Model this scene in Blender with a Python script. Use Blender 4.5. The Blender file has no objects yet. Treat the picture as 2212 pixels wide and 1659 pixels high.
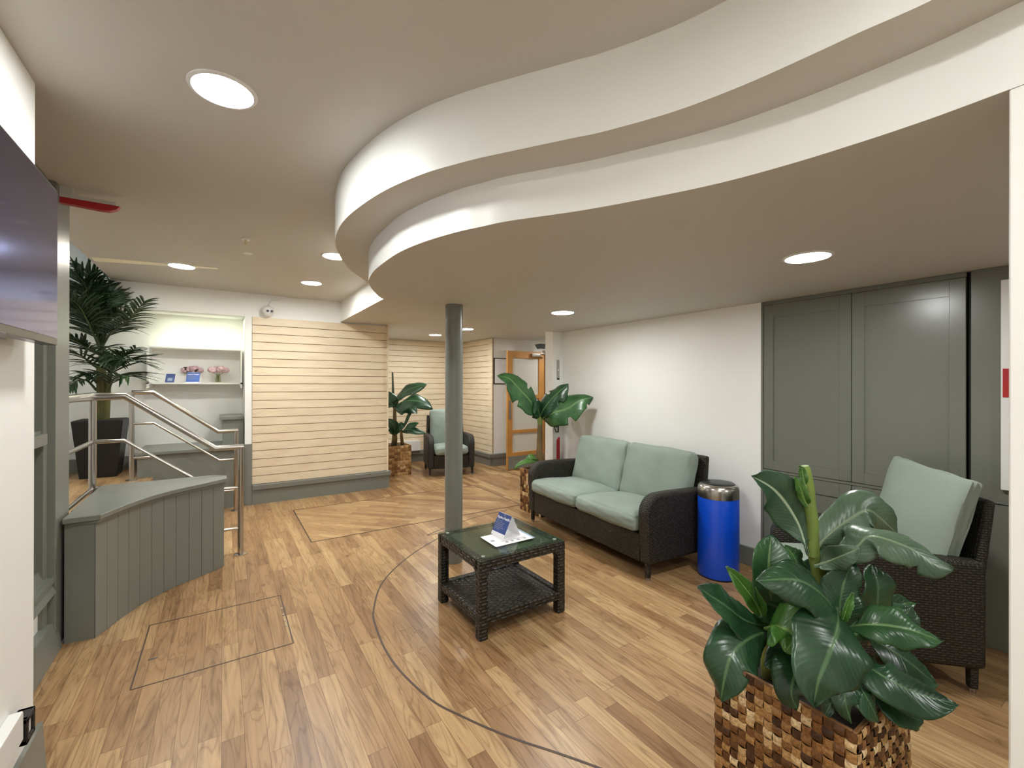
import bpy, bmesh, math, random
from mathutils import Vector, Matrix
C = bpy.context.scene.collection
S = bpy.context.scene
PI = math.pi

# ------------------------------------------------------------------ camera
FPX, CX, CY = 955.0, 1106.0, 830.5
YAW = math.radians(33.22)
CAMH = 1.45
cam_d = bpy.data.cameras.new('camera')
cam_d.sensor_width = 36.0
cam_d.lens = FPX / 2212.0 * 36.0
cam_d.clip_start = 0.02
cam = bpy.data.objects.new('camera', cam_d)
C.objects.link(cam)
cam.location = (0, 0, CAMH)
cam.rotation_euler = (math.radians(90.06), math.radians(-0.1), -YAW)
S.camera = cam

# ------------------------------------------------------------------ world, view
w = bpy.data.worlds.new('world')
S.world = w
w.use_nodes = True
w.node_tree.nodes['Background'].inputs[0].default_value = (0.75, 0.85, 1.0, 1)
w.node_tree.nodes['Background'].inputs[1].default_value = 0.02
S.view_settings.view_transform = 'Standard'
S.view_settings.look = 'None'
S.view_settings.gamma = 1.0
S.view_settings.exposure = 2.65
try:
    S.cycles.diffuse_bounces = 7
    S.cycles.max_bounces = 14
    S.cycles.sample_clamp_indirect = 6.0
except Exception:
    pass
LAMP = 34.0                      # radiance of the downlight diffusers
LAMP_COL = (0.985, 1.0, 0.985)

# ------------------------------------------------------------------ helpers
RV = Vector((math.cos(YAW), -math.sin(YAW), 0))
FV = Vector((math.sin(YAW), math.cos(YAW), 0))
ZV = Vector((0, 0, 1))

def D(u, v, d):
    """point at depth d in front of the lens position seen at u, v"""
    return RV * ((u - CX) / FPX * d) + FV * d + ZV * (CAMH + (CY - v) / FPX * d)

def G(u, v, z):
    """point of the horizontal plane at height z"""
    return D(u, v, (CAMH - z) * FPX / (v - CY))

def lin(c):
    return tuple(((x / 255.0) / 12.92 if x / 255.0 <= 0.04045 else ((x / 255.0 + 0.055) / 1.055) ** 2.4) for x in c) + (1.0,)

def catmull(pts, n=8):
    pts = [Vector(p) for p in pts]
    out = []
    for i in range(len(pts) - 1):
        p0 = pts[i - 1] if i > 0 else pts[0] * 2 - pts[1]
        p1, p2 = pts[i], pts[i + 1]
        p3 = pts[i + 2] if i + 2 < len(pts) else pts[-1] * 2 - pts[-2]
        for k in range(n):
            t = k / n
            out.append(0.5 * ((2 * p1) + (p2 - p0) * t + (2 * p0 - 5 * p1 + 4 * p2 - p3) * t * t + (3 * p1 - p0 - 3 * p2 + p3) * t ** 3))
    out.append(pts[-1])
    return out

def tag(o, label, cat, group=None):
    o['label'] = label
    o['category'] = cat
    if group:
        o['group'] = group
    return o

def thing(name, loc, label, cat, group=None, rz=0.0):
    o = bpy.data.objects.new(name, None)
    o.empty_display_size = 0.1
    C.objects.link(o)
    o.location = loc
    o.rotation_euler = (0, 0, rz)
    return tag(o, label, cat, group)

def origin_of(o):
    v = Vector((0, 0, 0))
    while o is not None:
        v += Vector(o.location)
        o = o.parent
    return v

class MB:
    def __init__(self):
        self.bm = bmesh.new()
        self.bev = False
    def box(self, x0, x1, y0, y1, z0, z1, bev=0.0, seg=2):
        r = bmesh.ops.create_cube(self.bm, size=1.0)
        vs = r['verts']
        for v in vs:
            v.co = Vector(((x0 + x1) / 2 + v.co.x * (x1 - x0), (y0 + y1) / 2 + v.co.y * (y1 - y0), (z0 + z1) / 2 + v.co.z * (z1 - z0)))
        if bev > 0:
            self.bev = True
            es = list({e for v in vs for e in v.link_edges})
            bmesh.ops.bevel(self.bm, geom=es, offset=bev, segments=seg, profile=0.5, affect='EDGES')
        return self
    def hull8(self, pts, bev=0.0):
        """8 points: bottom four then top four, same winding"""
        vs = [self.bm.verts.new(Vector(p)) for p in pts]
        fs = [(3, 2, 1, 0), (4, 5, 6, 7), (0, 1, 5, 4), (1, 2, 6, 5), (2, 3, 7, 6), (3, 0, 4, 7)]
        for f in fs:
            self.bm.faces.new([vs[i] for i in f])
        if bev > 0:
            self.bev = True
            es = list({e for v in vs for e in v.link_edges})
            bmesh.ops.bevel(self.bm, geom=es, offset=bev, segments=2, profile=0.5, affect='EDGES')
        return self
    def prism(self, poly, z0, z1):
        b = [self.bm.verts.new((p[0], p[1], z0)) for p in poly]
        t = [self.bm.verts.new((p[0], p[1], z1)) for p in poly]
        n = len(poly)
        f1 = self.bm.faces.new(list(reversed(b)))
        f2 = self.bm.faces.new(t)
        for i in range(n):
            j = (i + 1) % n
            self.bm.faces.new([b[i], b[j], t[j], t[i]])
        bmesh.ops.triangulate(self.bm, faces=[f1, f2])
        return self
    def prism_axis(self, poly, a0, a1, axis='y'):
        """poly in the (p, z) plane, extruded along axis"""
        def mk(p, a):
            return (p[0], a, p[1]) if axis == 'y' else (a, p[0], p[1])
        b = [self.bm.verts.new(mk(p, a0)) for p in poly]
        t = [self.bm.verts.new(mk(p, a1)) for p in poly]
        n = len(poly)
        self.bm.faces.new(list(reversed(b)))
        self.bm.faces.new(t)
        for i in range(n):
            j = (i + 1) % n
            self.bm.faces.new([b[i], b[j], t[j], t[i]])
        return self
    def tube(self, pts, r, seg=12, caps=True):
        pts = [Vector(p) for p in pts]
        n = len(pts)
        rad = r if isinstance(r, (list, tuple)) else [r] * n
        rings = []
        prev = None
        for i, p in enumerate(pts):
            if i == 0:
                t = pts[1] - p
            elif i == n - 1:
                t = p - pts[i - 1]
            else:
                t = (pts[i + 1] - p).normalized() + (p - pts[i - 1]).normalized()
            t.normalize()
            if prev is None:
                a = t.orthogonal().normalized()
            else:
                a = (prev - t * prev.dot(t))
                a = a.normalized() if a.length > 1e-6 else t.orthogonal().normalized()
            prev = a
            b = t.cross(a)
            k = 1.0
            if 0 < i < n - 1:
                c = (pts[i + 1] - p).normalized().dot((p - pts[i - 1]).normalized())
                k = 1.0 / max(0.5, math.sqrt(max(0.01, (1 + c) / 2)))
            rings.append([self.bm.verts.new(p + (a * math.cos(2 * PI * s / seg) + b * math.sin(2 * PI * s / seg)) * rad[i] * (k if k < 1.5 else 1.5)) for s in range(seg)])
        for i in range(n - 1):
            for s in range(seg):
                q = (s + 1) % seg
                self.bm.faces.new([rings[i][s], rings[i][q], rings[i + 1][q], rings[i + 1][s]])
        if caps:
            self.bm.faces.new(list(reversed(rings[0])))
            self.bm.faces.new(rings[-1])
        return self
    def lathe(self, prof, c, seg=40):
        """prof: list of (r, z) bottom to top, closed on the axis where r is 0"""
        c = Vector(c)
        rings = []
        for r, z in prof:
            if r <= 1e-6:
                rings.append([self.bm.verts.new(c + Vector((0, 0, z)))])
            else:
                rings.append([self.bm.verts.new(c + Vector((r * math.cos(2 * PI * s / seg), r * math.sin(2 * PI * s / seg), z))) for s in range(seg)])
        for i in range(len(rings) - 1):
            a, b = rings[i], rings[i + 1]
            for s in range(seg):
                q = (s + 1) % seg
                if len(a) == 1 and len(b) == 1:
                    continue
                if len(a) == 1:
                    self.bm.faces.new([a[0], b[q], b[s]])
                elif len(b) == 1:
                    self.bm.faces.new([a[s], a[q], b[0]])
                else:
                    self.bm.faces.new([a[s], a[q], b[q], b[s]])
        return self
    def blob(self, c, half, r=0.03, puff=(0, 0, 0), n=14, M=None, noise=0.0, seed=0):
        """rounded puffed box: a cushion"""
        c = Vector(c)
        hx, hy, hz = half
        n0 = len(self.bm.verts)
        rr = bmesh.ops.create_cube(self.bm, size=2.0)
        es = list({e for v in rr['verts'] for e in v.link_edges})
        bmesh.ops.subdivide_edges(self.bm, edges=es, cuts=n, use_grid_fill=True)
        self.bm.verts.ensure_lookup_table()
        vs = self.bm.verts[n0:]
        rnd = random.Random(seed)
        ph = [rnd.random() * 6 for _ in range(6)]
        for v in vs:
            # crowd the grid towards the edges so that the rounding is smooth
            q = Vector([math.copysign(1 - (1 - abs(k)) ** 1.6, k) for k in v.co])
            p = Vector((q.x * hx, q.y * hy, q.z * hz))
            inn = Vector((max(-hx + r, min(hx - r, p.x)), max(-hy + r, min(hy - r, p.y)), max(-hz + r, min(hz - r, p.z))))
            dlt = p - inn
            if dlt.length > 1e-9:
                p = inn + dlt.normalized() * r
            x, y, z = q.x, q.y, q.z
            p.x += puff[0] * x * (1 - y * y) * (1 - z * z)
            p.y += puff[1] * y * (1 - x * x) * (1 - z * z)
            p.z += puff[2] * z * (1 - x * x) * (1 - y * y)
            if noise:
                p += Vector((math.sin(7 * y + ph[0]) * math.sin(6 * z + ph[1]), math.sin(6 * x + ph[2]) * math.sin(8 * z + ph[3]), math.sin(6 * x + ph[4]) * math.sin(5 * y + ph[5]))) * noise
            if M is not None:
                p = M @ p
            v.co = c + p
        return self
    def build(self, name, mat, parent=None, smooth=True, ang=35, local=False, bevel=0.0, solid=0.0, subs=0):
        bmesh.ops.recalc_face_normals(self.bm, faces=self.bm.faces[:])
        me = bpy.data.meshes.new(name)
        if parent is not None and not local:
            off = origin_of(parent)
            for v in self.bm.verts:
                v.co -= off
        self.bm.to_mesh(me)
        self.bm.free()
        if smooth:
            me.polygons.foreach_set('use_smooth', [True] * len(me.polygons))
            me.set_sharp_from_angle(angle=math.radians(ang))
        o = bpy.data.objects.new(name, me)
        C.objects.link(o)
        me.materials.append(mat)
        if parent is not None:
            o.parent = parent
        if bevel:
            m = o.modifiers.new('bevel', 'BEVEL')
            m.width = bevel
            m.segments = 2
            m.limit_method = 'ANGLE'
        if smooth and (self.bev or bevel):
            m = o.modifiers.new('normals', 'WEIGHTED_NORMAL')
            m.keep_sharp = True
            m.weight = 100
        if solid:
            m = o.modifiers.new('solid', 'SOLIDIFY')
            m.thickness = solid
            m.offset = 0
        if subs:
            m = o.modifiers.new('sub', 'SUBSURF')
            m.levels = m.render_levels = subs
        return o

def struct(o):
    o['kind'] = 'structure'
    return o

# ------------------------------------------------------------------ materials
def new_mat(name):
    m = bpy.data.materials.new(name)
    m.use_nodes = True
    nt = m.node_tree
    return m, nt, nt.nodes['Principled BSDF']

def N(nt, t, **kw):
    n = nt.nodes.new(t)
    for k, v in kw.items():
        setattr(n, k, v)
    return n

def math_n(nt, op, a, b=None, c=None):
    n = nt.nodes.new('ShaderNodeMath')
    n.operation = op
    for i, x in enumerate((a, b, c)):
        if x is None:
            continue
        if isinstance(x, (int, float)):
            n.inputs[i].default_value = x
        else:
            nt.links.new(x, n.inputs[i])
    return n.outputs[0]

def ramp(nt, fac, stops):
    n = nt.nodes.new('ShaderNodeValToRGB')
    el = n.color_ramp.elements
    while len(el) < len(stops):
        el.new(0.5)
    for e, (p, c) in zip(el, stops):
        e.position = p
        e.color = c
    nt.links.new(fac, n.inputs[0])
    return n.outputs[0]

def mixc(nt, fac, a, b, mode='MIX'):
    n = nt.nodes.new('ShaderNodeMix')
    n.data_type = 'RGBA'
    n.blend_type = mode
    for sock, x in ((n.inputs[0], fac), (n.inputs[6], a), (n.inputs[7], b)):
        if isinstance(x, (int, float, tuple)):
            sock.default_value = x
        else:
            nt.links.new(x, sock)
    return n.outputs[2]

def plain(name, col, rough=0.5, metal=0.0, spec=0.5, bump=0.0, bscale=200.0, var=0.0, coat=0.0):
    m, nt, b = new_mat(name)
    b.inputs['Base Color'].default_value = lin(col)
    b.inputs['Roughness'].default_value = rough
    b.inputs['Metallic'].default_value = metal
    b.inputs['Specular IOR Level'].default_value = spec
    if coat:
        b.inputs['Coat Weight'].default_value = coat
        b.inputs['Coat Roughness'].default_value = 0.12
    if bump or var:
        tc = N(nt, 'ShaderNodeTexCoord')
        no = N(nt, 'ShaderNodeTexNoise')
        no.inputs['Scale'].default_value = bscale
        no.inputs['Detail'].default_value = 4
        nt.links.new(tc.outputs['Object'], no.inputs['Vector'])
        if bump:
            bp = N(nt, 'ShaderNodeBump')
            bp.inputs['Strength'].default_value = bump
            bp.inputs['Distance'].default_value = 0.002
            nt.links.new(no.outputs[0], bp.inputs['Height'])
            nt.links.new(bp.outputs[0], b.inputs['Normal'])
        if var:
            n2 = N(nt, 'ShaderNodeTexNoise')
            n2.inputs['Scale'].default_value = 3.0
            nt.links.new(tc.outputs['Object'], n2.inputs['Vector'])
            c0 = tuple(max(0, k * (1 - var)) for k in col)
            c1 = tuple(min(255, k * (1 + var)) for k in col)
            nt.links.new(ramp(nt, n2.outputs[0], [(0.3, lin(c0)), (0.7, lin(c1))]), b.inputs['Base Color'])
    return m

def emit(name, col, strength):
    m, nt, b = new_mat(name)
    b.inputs['Base Color'].default_value = (0.8, 0.8, 0.8, 1)
    b.inputs['Emission Color'].default_value = tuple(col) + (1,)
    b.inputs['Emission Strength'].default_value = strength
    return m

def wood_floor(name, angle=0.0, bw=0.0795, bl=0.78, dark=1.0):
    m, nt, b = new_mat(name)
    geo = N(nt, 'ShaderNodeNewGeometry')
    rot = N(nt, 'ShaderNodeVectorRotate', rotation_type='Z_AXIS')
    rot.inputs['Angle'].default_value = angle
    nt.links.new(geo.outputs['Position'], rot.inputs['Vector'])
    sp = N(nt, 'ShaderNodeSeparateXYZ')
    nt.links.new(rot.outputs[0], sp.inputs[0])
    x, y = sp.outputs[0], sp.outputs[1]
    xs = math_n(nt, 'DIVIDE', x, bw)
    row = math_n(nt, 'FLOOR', xs)
    fx = math_n(nt, 'FRACT', xs)
    wn = N(nt, 'ShaderNodeTexWhiteNoise', noise_dimensions='1D')
    nt.links.new(row, wn.inputs['W'])
    ys = math_n(nt, 'ADD', math_n(nt, 'DIVIDE', y, bl), math_n(nt, 'MULTIPLY', wn.outputs[0], 7.31))
    col = math_n(nt, 'FLOOR', ys)
    fy = math_n(nt, 'FRACT', ys)
    cv = N(nt, 'ShaderNodeCombineXYZ')
    nt.links.new(row, cv.inputs[0])
    nt.links.new(col, cv.inputs[1])
    w2 = N(nt, 'ShaderNodeTexWhiteNoise', noise_dimensions='2D')
    nt.links.new(cv.outputs[0], w2.inputs['Vector'])
    rnd = w2.outputs[0]
    base = ramp(nt, rnd, [(0.0, lin((146, 112, 78))), (0.2, lin((158, 124, 87))), (0.5, lin((172, 138, 98))), (0.8, lin((182, 150, 108))), (1.0, lin((192, 162, 119)))])
    # grain
    gv = N(nt, 'ShaderNodeCombineXYZ')
    nt.links.new(math_n(nt, 'MULTIPLY', x, 20.0), gv.inputs[0])
    nt.links.new(math_n(nt, 'MULTIPLY', y, 1.8), gv.inputs[1])
    nt.links.new(math_n(nt, 'MULTIPLY', rnd, 91.0), gv.inputs[2])
    g1 = N(nt, 'ShaderNodeTexNoise')
    g1.inputs['Scale'].default_value = 1.0
    g1.inputs['Detail'].default_value = 6
    g1.inputs['Roughness'].default_value = 0.6
    g1.inputs['Distortion'].default_value = 1.6
    nt.links.new(gv.outputs[0], g1.inputs['Vector'])
    gr = ramp(nt, g1.outputs[0], [(0.30, (0.62, 0.56, 0.50, 1)), (0.46, (0.92, 0.90, 0.87, 1)), (0.68, (1.10, 1.09, 1.06, 1))])
    c1 = mixc(nt, 1.0, base, gr, 'MULTIPLY')
    # dark veins (cathedral figures)
    gv2 = N(nt, 'ShaderNodeCombineXYZ')
    nt.links.new(math_n(nt, 'MULTIPLY', x, 10.0), gv2.inputs[0])
    nt.links.new(math_n(nt, 'MULTIPLY', y, 1.0), gv2.inputs[1])
    nt.links.new(math_n(nt, 'MULTIPLY', rnd, 57.0), gv2.inputs[2])
    g2 = N(nt, 'ShaderNodeTexNoise')
    g2.inputs['Scale'].default_value = 1.0
    g2.inputs['Detail'].default_value = 2
    g2.inputs['Distortion'].default_value = 1.0
    nt.links.new(gv2.outputs[0], g2.inputs['Vector'])
    band = math_n(nt, 'ABSOLUTE', math_n(nt, 'SUBTRACT', math_n(nt, 'FRACT', math_n(nt, 'MULTIPLY', g2.outputs[0], 9.0)), 0.5))
    vein = ramp(nt, band, [(0.0, (0.58, 0.50, 0.43, 1)), (0.10, (0.84, 0.80, 0.76, 1)), (0.26, (1, 1, 1, 1))])
    c2 = mixc(nt, 0.75, c1, vein, 'MULTIPLY')
    # knots
    kv = N(nt, 'ShaderNodeCombineXYZ')
    nt.links.new(math_n(nt, 'MULTIPLY', x, 3.0), kv.inputs[0])
    nt.links.new(math_n(nt, 'MULTIPLY', y, 1.6), kv.inputs[1])
    vo = N(nt, 'ShaderNodeTexVoronoi')
    vo.inputs['Scale'].default_value = 1.0
    nt.links.new(kv.outputs[0], vo.inputs['Vector'])
    kn = ramp(nt, vo.outputs['Distance'], [(0.0, (0.42, 0.3, 0.22, 1)), (0.035, (0.5, 0.38, 0.3, 1)), (0.06, (1, 1, 1, 1))])
    c3 = mixc(nt, 1.0, c2, kn, 'MULTIPLY')
    # seams
    ex = math_n(nt, 'MINIMUM', fx, math_n(nt, 'SUBTRACT', 1.0, fx))
    ey = math_n(nt, 'MULTIPLY', math_n(nt, 'MINIMUM', fy, math_n(nt, 'SUBTRACT', 1.0, fy)), bl / bw)
    e = math_n(nt, 'MINIMUM', ex, ey)
    seam = ramp(nt, e, [(0.0, (0.42, 0.33, 0.27, 1)), (0.014, (0.6, 0.52, 0.46, 1)), (0.024, (1, 1, 1, 1))])
    c4 = mixc(nt, 0.8, c3, seam, 'MULTIPLY')
    nt.links.new(c4, b.inputs['Base Color'])
    b.inputs['Roughness'].default_value = 0.34
    b.inputs['Specular IOR Level'].default_value = 0.45
    bp = N(nt, 'ShaderNodeBump')
    bp.inputs['Strength'].default_value = 0.12
    bp.inputs['Distance'].default_value = 0.002
    nt.links.new(g1.outputs[0], bp.inputs['Height'])
    nt.links.new(bp.outputs[0], b.inputs['Normal'])
    return m

def weave(name, k, ca, cb, rough=0.5, dist=0.004, gap=0.35, kv=None, stretch=1.0):
    """woven strands following the faces of an object"""
    m, nt, b = new_mat(name)
    tc = N(nt, 'ShaderNodeTexCoord')
    sp = N(nt, 'ShaderNodeSeparateXYZ')
    nt.links.new(tc.outputs['Object'], sp.inputs[0])
    sn = N(nt, 'ShaderNodeSeparateXYZ')
    nt.links.new(tc.outputs['Normal'], sn.inputs[0])
    ax, ay, az = (math_n(nt, 'ABSOLUTE', sn.outputs[i]) for i in range(3))
    isz = math_n(nt, 'GREATER_THAN', az, math_n(nt, 'MAXIMUM', ax, ay))
    isx = math_n(nt, 'MULTIPLY', math_n(nt, 'GREATER_THAN', ax, ay), math_n(nt, 'SUBTRACT', 1.0, isz))
    def mx(f, a, bb):
        return math_n(nt, 'ADD', math_n(nt, 'MULTIPLY', f, bb), math_n(nt, 'MULTIPLY', math_n(nt, 'SUBTRACT', 1.0, f), a))
    U = math_n(nt, 'MULTIPLY', mx(isx, sp.outputs[0], sp.outputs[1]), k * stretch)
    V = math_n(nt, 'MULTIPLY', mx(isz, sp.outputs[2], sp.outputs[1]), kv or k)
    iu, iv = math_n(nt, 'FLOOR', U), math_n(nt, 'FLOOR', V)
    fu, fv = math_n(nt, 'FRACT', U), math_n(nt, 'FRACT', V)
    par = math_n(nt, 'FRACT', math_n(nt, 'MULTIPLY', math_n(nt, 'ADD', iu, iv), 0.5))
    par = math_n(nt, 'GREATER_THAN', par, 0.25)
    def bulge(f):
        q = math_n(nt, 'SUBTRACT', math_n(nt, 'MULTIPLY', f, 2.0), 1.0)
        return math_n(nt, 'SUBTRACT', 1.0, math_n(nt, 'MULTIPLY', q, q))
    h = mx(par, math_n(nt, 'MULTIPLY', bulge(fu), math_n(nt, 'ADD', 0.6, math_n(nt, 'MULTIPLY', 0.4, bulge(fv)))),
           math_n(nt, 'MULTIPLY', bulge(fv), math_n(nt, 'ADD', 0.6, math_n(nt, 'MULTIPLY', 0.4, bulge(fu)))))
    cv = N(nt, 'ShaderNodeCombineXYZ')
    nt.links.new(iu, cv.inputs[0])
    nt.links.new(iv, cv.inputs[1])
    wn = N(nt, 'ShaderNodeTexWhiteNoise', noise_dimensions='2D')
    nt.links.new(cv.outputs[0], wn.inputs['Vector'])
    c = mixc(nt, wn.outputs[0], lin(ca), lin(cb))
    g = ramp(nt, h, [(0.0, (0.25, 0.25, 0.25, 1)), (gap, (1, 1, 1, 1))])
    nt.links.new(mixc(nt, 1.0, c, g, 'MULTIPLY'), b.inputs['Base Color'])
    b.inputs['Roughness'].default_value = rough
    bp = N(nt, 'ShaderNodeBump')
    bp.inputs['Strength'].default_value = 0.9
    bp.inputs['Distance'].default_value = dist
    nt.links.new(h, bp.inputs['Height'])
    nt.links.new(bp.outputs[0], b.inputs['Normal'])
    return m

def basket_mat(name, stops):
    m, nt, b = new_mat(name)
    uv = N(nt, 'ShaderNodeUVMap')
    fl = N(nt, 'ShaderNodeVectorMath', operation='FLOOR')
    nt.links.new(uv.outputs[0], fl.inputs[0])
    wn = N(nt, 'ShaderNodeTexWhiteNoise', noise_dimensions='2D')
    nt.links.new(fl.outputs[0], wn.inputs['Vector'])
    c = ramp(nt, wn.outputs[0], stops)
    fr = N(nt, 'ShaderNodeVectorMath', operation='MULTIPLY')
    fr.inputs[1].default_value = (2.2, 2.2, 1)
    nt.links.new(uv.outputs[0], fr.inputs[0])
    no = N(nt, 'ShaderNodeTexNoise')
    no.inputs['Scale'].default_value = 1.6
    no.inputs['Detail'].default_value = 5
    nt.links.new(fr.outputs[0], no.inputs['Vector'])
    s = ramp(nt, no.outputs[0], [(0.32, (0.55, 0.5, 0.45, 1)), (0.62, (1.1, 1.1, 1.1, 1))])
    nt.links.new(mixc(nt, 1.0, c, s, 'MULTIPLY'), b.inputs['Base Color'])
    b.inputs['Roughness'].default_value = 0.45
    bp = N(nt, 'ShaderNodeBump')
    bp.inputs['Strength'].default_value = 0.4
    bp.inputs['Distance'].default_value = 0.002
    nt.links.new(no.outputs[0], bp.inputs['Height'])
    nt.links.new(bp.outputs[0], b.inputs['Normal'])
    return m

def leaf_mat(name, ca, cb, rib, rough=0.32, veins=70.0):
    """uv.x runs along the leaf, uv.y across it with the midrib at 0.5"""
    m, nt, b = new_mat(name)
    uv = N(nt, 'ShaderNodeUVMap')
    sp = N(nt, 'ShaderNodeSeparateXYZ')
    nt.links.new(uv.outputs[0], sp.inputs[0])
    a = math_n(nt, 'ABSOLUTE', math_n(nt, 'SUBTRACT', sp.outputs[1], 0.5))
    geo = N(nt, 'ShaderNodeTexCoord')
    no = N(nt, 'ShaderNodeTexNoise')
    no.inputs['Scale'].default_value = 9.0
    no.inputs['Detail'].default_value = 3
    nt.links.new(geo.outputs['Object'], no.inputs['Vector'])
    base = ramp(nt, no.outputs[0], [(0.3, lin(ca)), (0.7, lin(cb))])
    vv = math_n(nt, 'SINE', math_n(nt, 'MULTIPLY', math_n(nt, 'SUBTRACT', sp.outputs[0], math_n(nt, 'MULTIPLY', a, 0.35)), veins * 2))
    vr = ramp(nt, vv, [(0.0, (0.93, 0.94, 0.93, 1)), (0.6, (1, 1, 1, 1)), (1.0, (1.05, 1.05, 1.04, 1))])
    c = mixc(nt, 1.0, base, vr, 'MULTIPLY')
    rm = ramp(nt, a, [(0.0, (1, 1, 1, 1)), (0.022, (0.8, 0.8, 0.8, 1)), (0.04, (0, 0, 0, 1))])
    c = mixc(nt, rm, c, lin(rib))
    nt.links.new(c, b.inputs['Base Color'])
    b.inputs['Roughness'].default_value = rough
    b.inputs['Specular IOR Level'].default_value = 0.5
    bp = N(nt, 'ShaderNodeBump')
    bp.inputs['Strength'].default_value = 0.14
    bp.inputs['Distance'].default_value = 0.0012
    nt.links.new(vv, bp.inputs['Height'])
    nt.links.new(bp.outputs[0], b.inputs['Normal'])
    return m

def slat_mat(name):
    m, nt, b = new_mat(name)
    tc = N(nt, 'ShaderNodeTexCoord')
    mp = N(nt, 'ShaderNodeMapping')
    mp.inputs['Scale'].default_value = (2.0, 2.0, 9.0)
    nt.links.new(tc.outputs['Object'], mp.inputs['Vector'])
    no = N(nt, 'ShaderNodeTexNoise')
    no.inputs['Scale'].default_value = 2.0
    no.inputs['Detail'].default_value = 5
    nt.links.new(mp.outputs[0], no.inputs['Vector'])
    c = ramp(nt, no.outputs[0], [(0.3, lin((222, 203, 172))), (0.7, lin((233, 217, 189)))])
    nt.links.new(c, b.inputs['Base Color'])
    b.inputs['Roughness'].default_value = 0.45
    return m

def glass_mat(name, tint=(0.85, 0.93, 0.88), rough=0.0, ior=1.5):
    m, nt, b = new_mat(name)
    out = nt.nodes['Material Output']
    tr = N(nt, 'ShaderNodeBsdfTransparent')
    tr.inputs[0].default_value = tuple(tint) + (1,)
    gl = N(nt, 'ShaderNodeBsdfGlossy')
    gl.inputs['Roughness'].default_value = max(0.02, rough)
    # reflectance of a pane at any angle, the same from both sides
    ge = N(nt, 'ShaderNodeNewGeometry')
    dt = N(nt, 'ShaderNodeVectorMath', operation='DOT_PRODUCT')
    nt.links.new(ge.outputs['Normal'], dt.inputs[0])
    nt.links.new(ge.outputs['Incoming'], dt.inputs[1])
    cs = math_n(nt, 'SUBTRACT', 1.0, math_n(nt, 'ABSOLUTE', dt.outputs['Value']))
    r0 = ((ior - 1) / (ior + 1)) ** 2
    fres = math_n(nt, 'ADD', r0, math_n(nt, 'MULTIPLY', 1 - r0, math_n(nt, 'POWER', cs, 5.0)))
    mx = N(nt, 'ShaderNodeMixShader')
    nt.links.new(fres, mx.inputs[0])
    nt.links.new(tr.outputs[0], mx.inputs[1])
    nt.links.new(gl.outputs[0], mx.inputs[2])
    nt.links.new(mx.outputs[0], out.inputs['Surface'])
    return m

M = {}
M['white'] = plain('white_paint', (240, 240, 236), 0.55, bump=0.05, bscale=60)
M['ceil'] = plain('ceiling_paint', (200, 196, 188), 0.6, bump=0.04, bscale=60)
M['tier'] = plain('satin_white_paint', (238, 239, 235), 0.38)
M['grey'] = plain('grey_green_paint', (121, 123, 115), 0.33, spec=0.5)
M['grey_cab'] = plain('grey_cabinet_paint', (113, 115, 106), 0.25, spec=0.5, bump=0.06, bscale=14)
M['grey_dark'] = plain('slate_glazing', (62, 68, 68), 0.12)
M['gap'] = plain('dark_gap', (14, 14, 14), 0.8)
M['slat'] = slat_mat('maple_slatboard')
M['slotm'] = plain('slat_groove', (150, 112, 80), 0.7)
M['floor'] = wood_floor('wood_plank_floor')
M['floor_d'] = wood_floor('wood_plank_floor_diagonal', angle=-PI / 4)
M['inlay'] = plain('inlay_strip', (78, 60, 50), 0.5)
M['steel'] = plain('brushed_steel', (190, 186, 180), 0.24, metal=1.0)
M['chrome'] = plain('chrome', (205, 203, 198), 0.15, metal=1.0)
M['rattan'] = weave('dark_rattan', 58, (29, 25, 18), (43, 37, 28), rough=0.55, kv=85)
M['rattan_t'] = weave('table_rattan', 30, (30, 26, 20), (50, 43, 34), rough=0.42, kv=52, dist=0.009, gap=0.5)
M['panel_t'] = weave('table_top_rattan', 40, (80, 76, 62), (102, 96, 78), rough=0.5, kv=70)
M['fabric'] = plain('sage_fabric', (138, 150, 140), 0.9, bump=0.5, bscale=500, var=0.04)
M['fabric2'] = plain('pale_sage_fabric', (136, 147, 136), 0.9, bump=0.6, bscale=450, var=0.03)
M['bin_blue'] = plain('blue_enamel', (8, 74, 204), 0.3, spec=0.5, coat=0.3)
M['black'] = plain('black_plastic', (22, 22, 23), 0.35)
M['blackm'] = plain('matt_black', (9, 9, 10), 0.5)
M['glass'] = glass_mat('table_glass', (0.86, 0.94, 0.88), rough=0.05, ior=1.8)
M['frost'] = plain('frosted_glass', (205, 203, 192), 0.25)
M['oak'] = plain('golden_oak', (186, 132, 66), 0.4, var=0.08)
M['cream'] = plain('cream_paint', (214, 199, 168), 0.5)
M['strip'] = plain('light_band_paint', (255, 247, 222), 0.4)  # bright colour standing in for light spilling over the ceiling
M['red'] = plain('red_paint', (170, 26, 30), 0.4)
M['paper'] = plain('white_paper', (238, 238, 240), 0.6)
M['navy'] = plain('blue_card', (52, 74, 138), 0.5)
M['blue2'] = plain('royal_blue_card', (44, 88, 176), 0.5)
M['ink'] = plain('grey_ink', (150, 152, 160), 0.6)
M['soil'] = plain('potting_soil', (38, 29, 22), 0.95, bump=0.8, bscale=80)
M['pink'] = plain('pink_petals', (212, 178, 184), 0.8, var=0.08)
M['screen'] = plain('tv_screen', (112, 121, 184), 0.09, metal=1.0)
M['bezel'] = plain('tv_bezel', (38, 36, 38), 0.25)
M['diff'] = emit('downlight_diffuser', LAMP_COL, LAMP)
M['diff_small'] = emit('alcove_spot_lens', (0.95, 1.0, 0.78), 42.0)
M['diff_cool'] = emit('added_landing_lens', (0.72, 0.86, 1.0), 5.0)
M['plastic'] = plain('white_plastic', (226, 226, 224), 0.4)
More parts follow.
